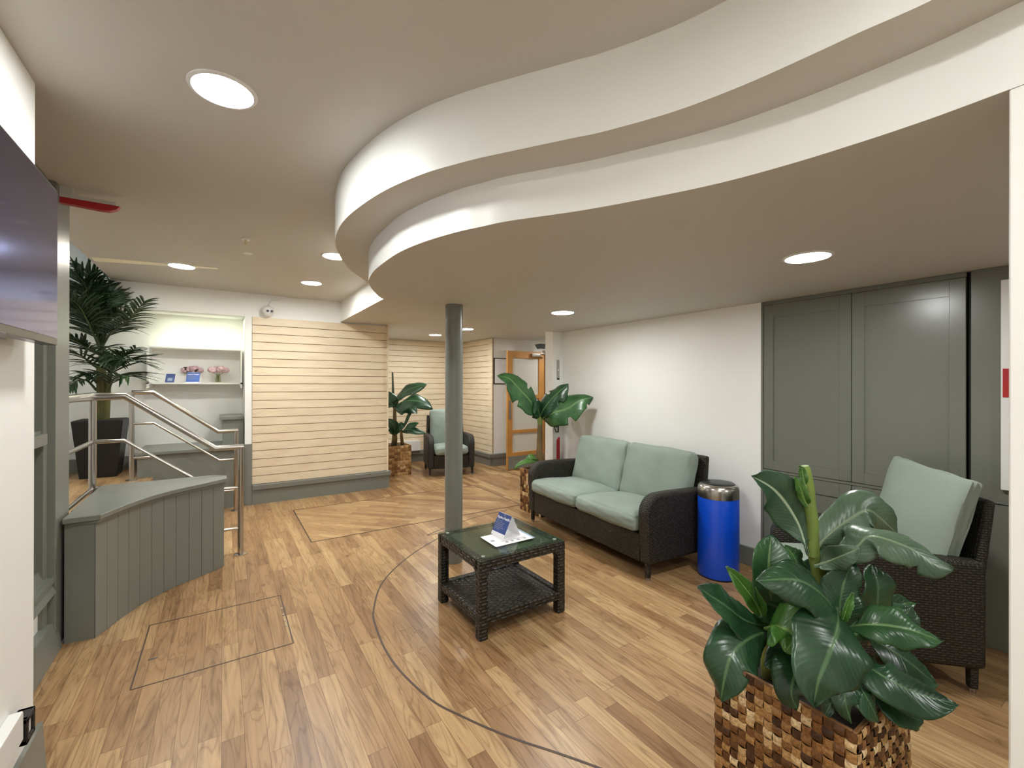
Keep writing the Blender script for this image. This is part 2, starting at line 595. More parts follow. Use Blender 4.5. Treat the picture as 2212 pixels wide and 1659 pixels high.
M['green_sign'] = plain('green_sign_panel', (40, 92, 62), 0.4)
M['leaf'] = leaf_mat('banana_leaf', (24, 54, 33), (44, 80, 48), (78, 110, 72), 0.30)
M['leaf_pale'] = leaf_mat('banana_leaf_pale', (66, 90, 68), (96, 118, 94), (128, 146, 116), 0.36)
M['leaf_bright'] = leaf_mat('banana_leaf_bright', (48, 94, 36), (78, 122, 50), (120, 150, 80), 0.34)
M['leaf_mid'] = leaf_mat('banana_leaf_mid', (34, 70, 38), (60, 102, 56), (100, 132, 80), 0.32)
M['stem'] = plain('banana_stem', (104, 116, 52), 0.5, var=0.2)
M['stem_br'] = plain('dry_banana_stem', (104, 84, 50), 0.7, var=0.3, bump=0.4, bscale=60)
M['palm'] = leaf_mat('palm_leaflet', (24, 44, 22), (44, 68, 34), (70, 84, 44), 0.4, veins=20)
M['palm_stem'] = plain('palm_stem', (92, 90, 48), 0.6, var=0.2)
hy = [(0.0, lin((62, 36, 18))), (0.2, lin((96, 60, 30))), (0.45, lin((142, 98, 54))), (0.7, lin((180, 138, 84))), (0.88, lin((214, 182, 132))), (1.0, lin((232, 208, 166)))]
M['basket'] = basket_mat('woven_hyacinth', hy)
hy2 = [(0.0, lin((128, 90, 48))), (0.4, lin((172, 132, 80))), (0.75, lin((196, 158, 104))), (1.0, lin((216, 184, 134)))]
M['basket_far'] = basket_mat('woven_hyacinth_pale', hy2)

M['rim'] = plain('basket_rim', (120, 82, 44), 0.55, var=0.35, bump=0.5, bscale=60)
M['rim_far'] = plain('basket_rim_pale', (176, 136, 84), 0.55, var=0.2, bump=0.5, bscale=60)
M['pad'] = plain('clear_pad', (150, 158, 150), 0.2)
M['leaf_pale2'] = leaf_mat('banana_leaf_greygreen', (44, 74, 52), (70, 98, 74), (170, 188, 160), 0.34)
M['glass_v'] = glass_mat('vase_glass', (0.86, 0.88, 0.78))
M['leaf_spear'] = plain('rolled_banana_leaf', (112, 132, 62), 0.45, var=0.15)
M['leaf_dark_stem'] = plain('dark_leaf_spike', (52, 60, 40), 0.5)

# ------------------------------------------------------------------ plan of the room
ZC, ZM, ZL = 2.54, 2.28, 2.10       # upper ceiling, middle tier, low soffit
WX = 3.55                            # right wall
SY = 6.17                            # slatted wall
# floor
fl = MB().box(-0.75, 6.0, -2.7, 8.6, -0.1, 0.0)
fl.box(-2.6, -0.75, -2.7, 3.4, -0.1, 0.0)
struct(fl.build('floor', M['floor'], smooth=False))
# upper ceiling
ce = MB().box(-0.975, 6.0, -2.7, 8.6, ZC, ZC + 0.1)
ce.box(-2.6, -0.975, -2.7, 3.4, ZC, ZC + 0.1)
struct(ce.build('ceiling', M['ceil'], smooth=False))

# middle tier
mid_px = [(2006, 1), (1856, 68), (1760, 113), (1603, 183.5), (1452, 241), (1301, 284), (1240, 297), (1100, 327), (1036, 341), (984, 354.5), (915, 375), (846, 404), (795, 433.5), (753, 466), (733, 490), (724, 514), (723.5, 528), (729, 545), (743, 569), (764, 590), (793, 609)]
mid = [G(u, v, ZM) for u, v in mid_px]
mid = [Vector((1.31, -2.7, 0)), Vector((1.31, -1.2, 0)), Vector((1.31, -0.5, 0)), Vector((1.300, -0.1, 0)), Vector((1.286, 0.1, 0)), Vector((1.276, 0.2, 0))] + mid + [Vector((1.16, 3.80, 0)), Vector((1.30, 3.98, 0))]
mid_c = [(p.x, p.y) for p in catmull([Vector((p.x, p.y, 0)) for p in mid], 6)]
mid_poly = mid_c + [(1.31, 4.3), (1.315, SY - 0.001), (1.315, 8.6), (6.0, 8.6), (6.0, -2.7)]
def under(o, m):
    """the undersides take the darker ceiling colour, their shade put into the paint"""
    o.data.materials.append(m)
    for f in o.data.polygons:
        if f.normal.z < -0.9:  # downward faces made darker in colour for the weak light there
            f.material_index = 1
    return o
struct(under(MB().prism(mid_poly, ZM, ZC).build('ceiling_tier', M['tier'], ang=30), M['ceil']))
# low soffit
low_px = [(2173, 193.5), (2005, 256), (1854, 307), (1703, 354), (1552, 395), (1402, 427), (1251, 455), (1100, 477), (1040, 489.5), (984, 502), (915, 523), (863, 545), (829, 567.5), (808, 585), (798, 600), (796, 610), (801.5, 622.5), (812, 634.5), (825.5, 645), (860, 658.6), (901, 670.6), (949, 681), (1000, 692), (1052, 702.5)]
low = [G(u, v, ZL) for u, v in low_px]
low = [Vector((1.445, -2.7, 0)), Vector((1.445, -1.2, 0)), Vector((1.445, -0.4, 0)), Vector((1.445, -0.05, 0)), Vector((1.445, 0.1, 0))] + low + [Vector((2.85, 4.27, 0)), Vector((3.4, 4.29, 0))]
low_c = [(p.x, p.y) for p in catmull([Vector((p.x, p.y, 0)) for p in low], 6)]
low_poly = low_c + [(WX + 0.1, 4.29), (WX + 0.1, -2.7)]
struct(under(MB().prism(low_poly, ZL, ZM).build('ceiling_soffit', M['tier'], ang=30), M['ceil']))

# walls
struct(MB().box(WX, WX + 0.12, 1.838, 4.42, 0, ZM).build('wall_right', M['white'], smooth=False))
struct(MB().box(WX, WX + 0.12, -2.7, 0.02, 0, ZM).build('wall_right_near', M['grey_cab'], smooth=False))
struct(MB().box(3.395, WX, 4.27, 4.42, 0, ZM).build('wall_stub', M['white'], smooth=False))
struct(MB().box(1.445, 1.58, -2.7, 0.215, 0, ZL).build('wall_pier', M['white'], bevel=0.004))
struct(MB().box(-0.72, -0.57, -2.7, 2.29, 0, ZC).build('wall_left', M['white'], bevel=0.004))
struct(MB().box(-2.6, 6.0, -2.85, -2.7, 0, ZC).build('wall_back', M['white'], smooth=False))
# slatted wall, bulkhead above it, white jamb and grey base of the alcove
struct(MB().box(0.295, 1.93, SY + 0.02, SY + 0.2, 0, ZM - 0.0).build('wall_slat_core', M['white'], smooth=False))
struct(MB().box(-0.90, 1.315, SY + 0.004, SY + 0.16, ZM - 0.02, ZC).build('wall_bulkhead', M['white'], smooth=False))
struct(MB().box(0.225, 0.295, SY - 0.012, SY + 0.16, 0.73, ZM - 0.02).build('trim_1', M['white'], smooth=False))
struct(MB().box(0.215, 0.30, SY - 0.02, SY + 0.18, 0, 0.73, 0.004).build('trim_2', M['grey'], smooth=False))

def slat_panel(name, p0, p1, z0, z1, pitch=0.1, t=0.018, nrm=None):
    """slatboard: boards with a groove between them, along p0 -> p1"""
    p0, p1 = Vector((p0[0], p0[1], 0)), Vector((p1[0], p1[1], 0))
    d = (p1 - p0).normalized()
    n = Vector((d.y, -d.x, 0)) if nrm is None else Vector(nrm)
    mb = MB()
    g = 0.007
    zt = z1
    while zt > z0 + 0.02:
        zb = max(z0, zt - pitch + g)
        a, b_ = p0, p1
        pts = [a, b_, b_ - n * t, a - n * t]
        mb.hull8([p + ZV * zb for p in pts] + [p + ZV * zt for p in pts], 0.0)
        zt -= pitch
    return mb.build(name, M['slat'], smooth=False)

def slat_back(name, p0, p1, z0, z1, t0=0.014, t1=0.03):
    p0, p1 = Vector((p0[0], p0[1], 0)), Vector((p1[0], p1[1], 0))
    d = (p1 - p0).normalized()
    n = Vector((d.y, -d.x, 0))
    pts = [p0 - n * t0, p1 - n * t0, p1 - n * t1, p0 - n * t1]
    return MB().hull8([p + ZV * z0 for p in pts] + [p + ZV * z1 for p in pts])

o = struct(slat_panel('wall_slatted', (0.30, SY), (1.94, SY), 0.235, 2.262, 0.1015))
b_ = slat_back('x', (0.30, SY), (1.94, SY), 0.235, 2.262).build('groove_backing', M['slotm'], o, smooth=False, local=True)
struct(MB().box(0.30, 1.965, SY - 0.025, SY + 0.10, 0.0, 0.175).box(0.30, 1.98, SY - 0.05, SY + 0.10, 0.175, 0.235, 0.006).build('baseboard_slatted', M['grey'], smooth=False))
struct(MB().box(1.935, 1.955, SY - 0.012, SY + 0.3, 0.235, ZM).build('trim_3', M['slat'], smooth=False))
# nook behind it
struct(MB().box(1.32, 1.93, SY + 0.2, 8.0, 0, ZM).build('wall_nook_left', M['white'], smooth=False))
o = struct(slat_panel('wall_nook_back', (1.93, 7.97), (4.03, 7.97), 0.21, ZM - 0.005, 0.1015))
slat_back('x', (1.93, 7.97), (4.03, 7.97), 0.21, ZM - 0.005).build('groove_backing', M['slotm'], o, smooth=False, local=True)
o = struct(slat_panel('wall_nook_right', (4.0, 7.96), (4.02, 6.79), 0.21, ZM - 0.005, 0.1015, nrm=(-1, 0, 0)))
slat_back('x', (4.0, 7.96), (4.02, 6.79), 0.21, ZM - 0.005).build('groove_backing', M['slotm'], o, smooth=False, local=True)
struct(MB().box(1.93, 3.98, 7.93, 7.97, 0.0, 0.14).box(1.93, 3.97, 7.90, 7.97, 0.14, 0.21).build('baseboard_nook_back', M['grey'], smooth=False))
struct(MB().box(3.97, 4.02, 6.77, 7.90, 0.0, 0.15).box(3.95, 4.02, 6.74, 7.93, 0.15, 0.21).build('baseboard_nook_right', M['grey'], smooth=False))
struct(MB().box(4.03, 6.0, 6.80, 6.95, 0, ZM).build('wall_passage', M['white'], smooth=False))
struct(MB().box(4.02, 4.85, 6.75, 6.80, 0.0, 0.15).box(4.02, 4.85, 6.73, 6.80, 0.15, 0.21).build('baseboard_passage', M['grey'], smooth=False))
struct(MB().box(5.9, 6.0, 2.0, 6.8, 0, ZM).build('wall_passage_right', M['white'], smooth=False))
struct(MB().box(WX - 0.02, WX, 1.85, 4.27, 0.0, 0.15, 0.003).build('baseboard_right', M['grey'], smooth=False))
# landing: raised floor, stair, alcove
struct(MB().box(-1.75, -0.76, 3.42, 6.81, 0.0, 0.45).box(-0.76, -0.62, 4.44, 6.10, 0.0, 0.45).build('floor_landing', M['floor'], smooth=False))
st = MB().box(-0.62, -0.33, 4.50, 6.10, 0.0, 0.30).box(-0.33, -0.05, 4.50, 6.10, 0.0, 0.15)
struct(st.build('floor_steps', M['floor'], smooth=False))
struct(MB().box(-1.87, -1.75, 2.2, 6.85, 0, 3.3).build('wall_landing_left', M['white'], smooth=False))
struct(MB().box(-1.87, 0.225, 6.85, 6.97, 0, 3.3).build('wall_alcove_back', M['white'], smooth=False))
struct(MB().box(0.225, 0.29, SY + 0.16, 6.85, 0, ZM).build('wall_alcove_right', M['white'], smooth=False))
struct(MB().box(-0.90, 0.225, SY + 0.16, 6.85, ZM + 0.02, ZM + 0.1).build('ceiling_alcove', M['white'], smooth=False))
struct(MB().box(-1.87, -0.90, 2.1, 6.97, 3.3, 3.4).build('ceiling_landing', M['white'], smooth=False))
struct(MB().box(-0.975, -0.90, 3.4, 6.85, ZC + 0.1, 3.3).build('wall_landing_header', M['white'], smooth=False))
struct(MB().box(-0.985, -0.90, 6.175, 6.85, ZM + 0.02, ZC).build('wall_alcove_header', M['white'], smooth=False))
struct(MB().box(-1.87, -0.75, 2.1, 2.25, 0, 3.3).build('wall_landing_near', M['white'], smooth=False))
struct(MB().box(-1.75, -0.76, 6.81, 6.85, 0.45, 0.60).build('baseboard_landing', M['grey'], smooth=False))
# grey low wall and pillar box in the alcove
struct(MB().box(-0.76, 0.215, 6.13, 6.85, 0, 0.68).box(-0.775, 0.215, 6.10, 6.85, 0.68, 0.715, 0.006).build('wall_alcove_plinth', M['grey'], smooth=False))
struct(MB().box(0.0, 0.215, 6.32, 6.85, 0.715, 1.02).box(-0.03, 0.215, 6.28, 6.85, 1.02, 1.06, 0.006).build('wall_alcove_pillar', M['grey'], smooth=False))

# inlaid lines of the floor
def ribbon(name, pts, w_, h=0.0012):
    mb = MB()
    pts = [Vector((p[0], p[1], 0)) for p in pts]
    ls, rs = [], []
    for i, p in enumerate(pts):
        t = (pts[min(i + 1, len(pts) - 1)] - pts[max(i - 1, 0)]).normalized()
        n = Vector((-t.y, t.x, 0)) * w_ / 2
        ls.append(mb.bm.verts.new(p + n + ZV * h))
        rs.append(mb.bm.verts.new(p - n + ZV * h))
    for i in range(len(pts) - 1):
        mb.bm.faces.new([rs[i], rs[i + 1], ls[i + 1], ls[i]])
    r = bmesh.ops.extrude_face_region(mb.bm, geom=mb.bm.faces[:])
    for v in r['geom']:
        if isinstance(v, bmesh.types.BMVert):
            v.co.z = 0.0002
    return mb.build(name, M['inlay'], smooth=False)
arc_px = [(1440, 1715), (1295, 1658), (1201.5, 1624.7), (1134.5, 1603), (1068, 1578), (1001, 1548), (934, 1512.6), (867, 1451), (830, 1397), (810, 1343.6), (808, 1319), (821, 1270), (851, 1231), (896, 1194), (948, 1162.6), (1000, 1139)]
arc = [G(u, v, 0) for u, v in arc_px] + [Vector((1.65, 4.0, 0)), Vector((2.3, 4.25, 0)), Vector((2.75, 4.3, 0))]
struct(ribbon('trim_4', catmull([Vector((p.x, p.y, 0)) for p in arc], 8), 0.011))


def line_box(mb, x0, x1, y0, y1, w_, h):
    mb.box(x0, x1, y0 - w_ / 2, y0 + w_ / 2, 0.0002, h)
    mb.box(x0, x1, y1 - w_ / 2, y1 + w_ / 2, 0.0002, h)
    mb.box(x0 - w_ / 2, x0 + w_ / 2, y0, y1, 0.0002, h)
    mb.box(x1 - w_ / 2, x1 + w_ / 2, y0, y1, 0.0002, h)
    return mb

# floor panel with diagonal planks, and the access hatch by the bench
struct(MB().box(0.685, 3.02, 4.40, 5.62, 0.0002, 0.0012).build('floor_inset', M['floor_d'], smooth=False))
struct(line_box(MB(), 0.685, 3.02, 4.40, 5.62, 0.010, 0.002).build('trim_5', M['inlay'], smooth=False))
fh = thing('floor_hatch', (0, 3.07, 0), 'rectangular access hatch outlined in the wood floor in front of the curved bench', 'hatch')
line_box(MB(), -0.362, 0.335, 2.74, 3.41, 0.007, 0.0014).build('frame', M['inlay'], fh, smooth=False)
for k, yy in enumerate((2.95, 3.02, 3.10, 3.19)):
    MB().box(0.318, 0.328, yy, yy + 0.03, 0.0, 0.0022).build('metal_clip', M['steel'], fh, smooth=False)
MB().box(-0.325, -0.285, 2.98, 2.992, 0.0, 0.002).build('metal_clip', M['steel'], fh, smooth=False)

# ------------------------------------------------------------------ downlights
def downlight(x, y, z, label, mat=None, r=0.1):
    t = thing('downlight', (x, y, z), label, 'ceiling light', 'round recessed downlights')
    MB().lathe([(r - 0.004, 0.0), (r + 0.012, -0.0), (r + 0.010, -0.004), (r - 0.002, -0.007), (r - 0.004, -0.003), (r - 0.004, 0.0)], (x, y, z), 48).build('bezel', M['plastic'], t)
    MB().lathe([(0.0, -0.004), (r - 0.003, -0.004), (r - 0.003, -0.001), (0.0, -0.001)], (x, y, z), 48).build('diffuser', mat or M['diff'], t)
    return t
downlight(0.0, 1.96, ZC, 'large round downlight nearest on the high ceiling, left of the curved tier')
downlight(-0.318, 5.09, ZC, 'round downlight on the painted band of light near the palm')
downlight(0.80, 3.97, ZC, 'round downlight half hidden behind the curved ceiling tier')
downlight(0.80, 5.16, ZC, 'round downlight on the high ceiling closest to the maple slatted wall')
downlight(2.48, 1.054, ZL, 'round downlight in the low soffit above the green armchair')
downlight(2.56, 3.08, ZL, 'round downlight in the low soffit above the two-seat sofa')
downlight(2.98, 6.9, ZM, 'round downlight over the far armchair, left of the column')
downlight(3.05, 5.90, ZM, 'round downlight partly hidden behind the grey column')
# lamps of the same kind that stand outside the frame
downlight(0.48, -0.25, ZC, 'round downlight in the high ceiling above the viewer')
downlight(0.20, -1.9, ZC, 'round downlight in the high ceiling at the back of the room')
downlight(2.5, -1.2, ZL, 'round downlight in the low soffit behind the white pier')
downlight(5.2, 5.6, ZM, 'round downlight in the passage behind the door')
# alcove spots, and an unseen lamp added to light the landing
def small_spot(x, y, z, label, mat):
    t = thing('spotlight', (x, y, z), label, 'ceiling light', 'small alcove spots')
    MB().lathe([(0.030, 0.0), (0.045, 0.0), (0.042, -0.006), (0.030, -0.005), (0.030, 0.0)], (x, y, z), 32).build('bezel', M['plastic'], t)
    MB().lathe([(0.0, -0.003), (0.029, -0.003), (0.029, -0.001), (0.0, -0.001)], (x, y, z), 32).build('lens', mat, t)
small_spot(-0.45, 6.55, ZM + 0.02, 'small round spotlight on the alcove ceiling, left of the other one', M['diff_small'])
small_spot(0.0, 6.50, ZM + 0.02, 'small round spotlight on the alcove ceiling, nearer the slatted wall', M['diff_small'])
t = thing('added_landing_light', (-1.4, 4.7, 3.3), 'unseen round light added over the raised landing behind the grey post', 'ceiling light')
MB().lathe([(0.0, -0.03), (0.2, -0.03), (0.2, -0.005), (0.0, -0.005)], (-1.4, 4.7, 3.3), 40).build('diffuser', M['diff_cool'], t)
MB().lathe([(0.2, -0.034), (0.215, -0.03), (0.215, 0.0), (0.2, 0.0), (0.2, -0.034)], (-1.4, 4.7, 3.3), 40).build('bezel', M['plastic'], t)

# light spill painted as a pale strip, sprinkler, red sign, people counter
o = MB().hull8([(-0.95, 5.16, ZC - 0.004), (-0.04, 4.985, ZC - 0.004), (-0.04, 5.03, ZC - 0.004), (-0.95, 5.31, ZC - 0.004), (-0.95, 5.16, ZC), (-0.04, 4.985, ZC), (-0.04, 5.03, ZC), (-0.95, 5.31, ZC)]).build('painted_light_band', M['strip'], smooth=False)
tag(o, 'long pale cream band of light spill painted on the ceiling running past a downlight towards the palm', 'painted light')
p = G(530, 516, ZC)
t = thing('sprinkler_head', (p.x, p.y, ZC), 'tiny sprinkler head hanging from the high ceiling left of the curved tier', 'sprinkler')
MB().lathe([(0, -0.012), (0.03, -0.012), (0.03, 0.0), (0, 0.0)], (p.x, p.y, ZC), 20).build('plate', M['plastic'], t)
MB().lathe([(0, -0.05), (0.008, -0.05), (0.008, -0.01), (0, -0.01)], (p.x, p.y, ZC), 12).build('nozzle', M['cream'], t)
p2 = G(535, 548, ZC)
o = MB().lathe([(0, -0.004), (0.035, -0.004), (0.038, 0.0), (0, 0.0)], (p2.x, p2.y, ZC), 24).build('ceiling_plate', M['plastic'])
tag(o, 'thin round white blanking plate flush in the ceiling beyond the sprinkler head', 'ceiling plate')
t = thing('hanging_sign', (-0.62, 3.42, ZC), 'dark red round-ended sign blade fixed under the ceiling beside the grey post', 'sign')
prof = [(-0.76, 2.448), (-0.58, 2.440), (-0.545, 2.443), (-0.515, 2.457), (-0.500, 2.478), (-0.76, 2.478)]
MB().prism_axis(prof, 3.39, 3.43, 'y').build('red_blade', M['red'], t, ang=20)
MB().box(-0.76, -0.52, 3.385, 3.435, 2.478, 2.497).box(-0.76, -0.70, 3.39, 3.43, 2.497, ZC - 0.001).build('mount', M['ceil'], t, smooth=False)
t = thing('people_counter', (0.46, SY, 2.335), 'white round twin-lens counting camera on the bulkhead over the slatted wall', 'camera')
cc = Vector((0.46, SY - 0.055, 2.335))
mb = MB()
r_ = bmesh.ops.create_uvsphere(mb.bm, u_segments=28, v_segments=18, radius=0.068)
for v in r_['verts']:
    v.co = Vector((v.co.x, v.co.y * 0.85, v.co.z)) + cc
mb.build('housing', M['plastic'], t, ang=60)
MB().tube([(0.46, SY - 0.02, 2.335), (0.46, SY + 0.003, 2.335)], 0.05, 24).build('mount', M['plastic'], t)
for dx in (-0.022, 0.022):
    MB().tube([(0.475 + dx, SY - 0.116, 2.33), (0.475 + dx, SY - 0.095, 2.33)], 0.015, 20).build('lens', M['black'], t)
MB().tube(catmull([(0.47, SY - 0.05, 2.395), (0.475, SY - 0.012, 2.43), (0.51, SY - 0.008, 2.475), (0.58, SY - 0.006, 2.485)], 8), 0.005, 8).build('cable', M['plastic'], t)

# ------------------------------------------------------------------ column
cx_, cy_ = 1.591, 3.30
o = MB().lathe([(0, 0.0), (0.0723, 0.0), (0.0723, ZL), (0, ZL)], (cx_, cy_, 0), 48).build('column', M['grey'])
tag(o, 'slim round grey painted column rising from the floor to the low soffit', 'column')

# ------------------------------------------------------------------ cabinets in the right wall
def cab_door(mb, y0, y1, z0, z1, fr=0.07, x=WX, t=0.022):
    """shaker door facing -x: four rails around a recessed panel"""
    xs0, xs1 = x, x + t
    mb.box(xs0, xs1, y0, y0 + fr, z0, z1, 0.0015, 1)
    mb.box(xs0, xs1, y1 - fr, y1, z0, z1, 0.0015, 1)
    mb.box(xs0, xs1, y0 + fr, y1 - fr, z1 - fr * 1.4, z1)
    mb.box(xs0, xs1, y0 + fr, y1 - fr, z0, z0 + fr)
    mb.box(xs0 + 0.008, xs1, y0 + fr - 0.002, y1 - fr + 0.002, z0 + fr - 0.002, z1 - fr * 1.4 + 0.002)
    return mb
cb = thing('fitted_cupboard', (WX, 1.25, 0), 'tall grey fitted cupboard with panelled doors built into the right wall behind the armchair', 'cupboard')
MB().box(WX + 0.024, WX + 0.5, 0.69, 1.838, 0.0, ZL - 0.002).build('carcass', M['gap'], cb, smooth=False)
MB().box(WX - 0.003, WX + 0.03, 1.822, 1.838, 0, ZL - 0.002).box(WX, WX + 0.03, 0.69, 1.822, ZL - 0.03, ZL - 0.002).box(WX + 0.004, WX + 0.03, 0.69, 1.822, 0.0, 0.10).box(WX, WX + 0.02, 0.69, 1.822, 0.776, 0.792).build('frame', M['grey_cab'], cb, smooth=False)
for y0, y1 in ((1.243, 1.819), (0.692, 1.239)):
    cab_door(MB(), y0, y1, 0.796, 2.068).build('upper_door', M['grey_cab'], cb, smooth=False)
    cab_door(MB(), y0, y1, 0.104, 0.772).build('lower_door', M['grey_cab'], cb, smooth=False)
cp = thing('side_cupboard', (WX, 0.4, 0), 'narrow grey panelled cupboard front beyond the black gap beside the white pier', 'cupboard')
MB().box(WX, WX + 0.02, 0.03, 0.672, 0.80, ZL - 0.002, 0.002).build('upper_panel', M['grey_cab'], cp, smooth=False)
MB().box(WX, WX + 0.02, 0.03, 0.672, 0.0, 0.795, 0.002).build('lower_panel', M['grey_cab'], cp, smooth=False)
MB().box(WX + 0.024, WX + 0.4, 0.025, 0.685, 0.0, ZL - 0.002).build('backing', M['gap'], cp, smooth=False)
t = thing('framed_board', (WX, 0.4, 0.9), 'pale framed board with a red panel, at the edge of the white pier', 'notice board')
MB().box(WX - 0.025, WX - 0.001, 0.06, 0.553, 0.885, 2.02, 0.003).build('frame', M['plastic'], t)
MB().box(WX - 0.028, WX - 0.025, 0.10, 0.545, 1.385, 1.54).build('red_panel', M['red'], t, smooth=False)

# ------------------------------------------------------------------ passage: door, jamb, exit light, wall panels
d = bpy.data.objects.new('door_1', None)
C.objects.link(d)
d.location = (4.0, 6.25, 0)
d['kind'] = 'structure'
DX0, DX1, DY0, DY1 = 4.0, 4.79, 6.245, 6.287
z0d, z1d = 0.012, 2.02
mb = MB()
mb.box(DX0, DX0 + 0.105, DY0, DY1, z0d, z1d, 0.003, 1).box(DX1 - 0.135, DX1, DY0, DY1, z0d, z1d, 0.003, 1)
for a, b_ in ((1.90, z1d), (1.205, 1.27), (0.62, 0.68), (z0d, 0.30)):
    mb.box(DX0 + 0.10, DX1 - 0.13, DY0 + 0.001, DY1 - 0.001, a, b_, 0.003, 1)
mb.build('door_leaf', M['oak'], d)
for a, b_ in ((1.27, 1.90), (0.68, 1.205), (0.30, 0.62)):
    MB().box(DX0 + 0.10, DX1 - 0.13, DY0 + 0.016, DY1 - 0.016, a, b_).build('glass_pane', M['frost'], d, smooth=False)
MB().box(DX0 + 0.02, DX1 - 0.02, DY0 - 0.003, DY0, z0d + 0.01, 0.235).build('kick_plate', M['grey'], d, smooth=False)
MB().box(DX0 + 0.03, DX0 + 0.075, DY0 - 0.003, DY0, 0.86, 1.18, 0.001).build('push_plate', M['chrome'], d)
MB().tube([(DX0 + 0.052, DY0 - 0.012, 1.41), (DX0 + 0.052, DY0, 1.41)], 0.03, 20).build('round_sign', M['navy'], d)
MB().box(4.48, 4.66, DY0 - 0.04, DY0, 1.935, 1.985, 0.004).tube([(4.66, DY0 - 0.03, 1.97), (4.80, DY0 - 0.10, 1.975), (4.60, DY0 - 0.16, 1.99)], 0.009, 8).build('door_closer', M['steel'], d)
struct(MB().box(4.80, 4.92, 6.20, 6.34, 0, 2.06).box(4.92, 5.1, 6.22, 6.34, 0, 2.06).build('trim_6', M['cream'], smooth=False))
t = thing('exit_light', (4.75, 6.3, 2.1), 'dark emergency exit light box above the oak door, half hidden by the white wall end', 'exit sign')
MB().hull8([(4.62, 6.15, 2.075), (5.06, 6.15, 2.075), (5.06, 6.3, 2.075), (4.66, 6.3, 2.075), (4.58, 6.12, 2.155), (5.06, 6.12, 2.155), (5.06, 6.3, 2.155), (4.6, 6.3, 2.155)]).build('housing', M['grey_dark'], t, smooth=False)
MB().box(4.86, 5.06, 6.2, 6.23, 2.155, ZM - 0.001).build('green_panel', M['green_sign'], t, smooth=False)
t = thing('notice_frame', (4.3, 6.8, 1.5), 'thin dark-edged white notice frame on the wall left of the oak door', 'notice board')
MB().box(4.06, 4.46, 6.785, 6.80, 1.455, 1.925).build('frame', M['black'], t, smooth=False)
MB().box(4.075, 4.445, 6.782, 6.786, 1.47, 1.91).build('paper', M['paper'], t, smooth=False)
t = thing('switch_plate', (3.47, 4.27, 1.6), 'tall narrow metal switch plate on the white wall end above the banana leaves', 'switch plate')
pz = lambda v: CAMH + (CY - v) * 5.46 / FPX
MB().box(3.455, 3.495, 4.262, 4.27, pz(820), pz(777), 0.001).build('plate', M['steel'], t)
MB().box(3.468, 3.482, 4.258, 4.262, pz(801), pz(797)).build('button', M['plastic'], t, smooth=False)
MB().box(3.457, 3.493, 4.259, 4.262, pz(820), pz(817)).build('lower_lip', M['gap'], t, smooth=False)
t = thing('coat_hook', (3.44, 4.27, 0.86), 'curved dark metal double hook on the white wall end behind the banana plant', 'hook')
MB().box(3.472, 3.488, 4.262, 4.27, pz(934), pz(918), 0.002).build('plate', M['black'], t)
MB().tube(catmull([(3.48, 4.262, pz(922)), (3.42, 4.24, pz(921)), (3.375, 4.21, pz(919)), (3.355, 4.19, pz(918))], 6), 0.007, 8).tube(catmull([(3.48, 4.262, pz(933)), (3.43, 4.24, pz(932)), (3.385, 4.21, pz(926)), (3.36, 4.19, pz(919))], 6), 0.007, 8).build('prong', M['black'], t)
t = thing('red_post', (3.47, 4.25, 0), 'slim dark red post with slanted top against the white wall end behind the sofa', 'post')
MB().hull8([(3.456, 4.245, 0), (3.488, 4.245, 0), (3.488, 4.268, 0), (3.456, 4.268, 0), (3.456, 4.245, pz(950)), (3.488, 4.245, pz(944)), (3.488, 4.268, pz(944)), (3.456, 4.268, pz(950))]).build('shaft', M['red'], t, smooth=False)
t = thing('wall_box', (2.8, 7.93, 0.25), 'low white trunking box on the grey base between the far basket and the far armchair', 'trunking')
MB().box(2.35, 3.1, 7.86, 7.965, 0.215, 0.40, 0.004).build('cover', M['plastic'], t)
MB().box(2.60, 2.72, 7.855, 7.86, 0.29, 0.31).build('vent_slot', M['gap'], t, smooth=False)

# ------------------------------------------------------------------ glazed partition, television, skirting at the left
t = thing('partition_frame', (-0.79, 2.9, 0), 'grey painted glazed partition frame with a glossy post at the left edge', 'partition')
MB().box(-0.845, -0.75, 3.335, 3.585, 0.0, ZC - 0.002, 0.004).build('post', M['grey'], t)
MB().box(-0.845, -0.78, 3.27, 3.335, 0.0, ZC - 0.002, 0.003).box(-0.845, -0.775, 2.28, 3.27, ZC - 0.10, ZC - 0.002).build('stile', M['grey'], t, smooth=False)
MB().box(-0.845, -0.765, 2.30, 3.27, 1.13, 1.19, 0.004).box(-0.845, -0.79, 2.30, 3.27, 1.19, 1.205).build('middle_rail', M['grey'], t)
MB().hull8([(-0.845, 2.30, 0.33), (-0.745, 2.30, 0.33), (-0.745, 3.33, 0.33), (-0.845, 3.33, 0.33), (-0.845, 2.30, 0.47), (-0.80, 2.30, 0.47), (-0.80, 3.33, 0.47), (-0.845, 3.33, 0.47)]).box(-0.845, -0.75, 2.30, 3.335, 0.385, 0.41).build('sill', M['grey'], t, smooth=False)
for a, b_ in ((1.205, ZC - 0.1), (0.46, 1.13)):
    MB().box(-0.84, -0.825, 2.30, 3.27, a, b_).build('glazing', M['grey_dark'], t, smooth=False)
MB().box(-0.845, -0.80, 2.30, 3.335, 0.15, 0.335).build('white_panel', M['white'], t, smooth=False)
MB().hull8([(-0.845, 2.30, 0.0), (-0.735, 2.30, 0.0), (-0.735, 3.40, 0.0), (-0.845, 3.40, 0.0), (-0.845, 2.30, 0.165), (-0.76, 2.30, 0.165), (-0.76, 3.40, 0.165), (-0.845, 3.40, 0.165)], 0.004).build('skirting', M['grey'], t)

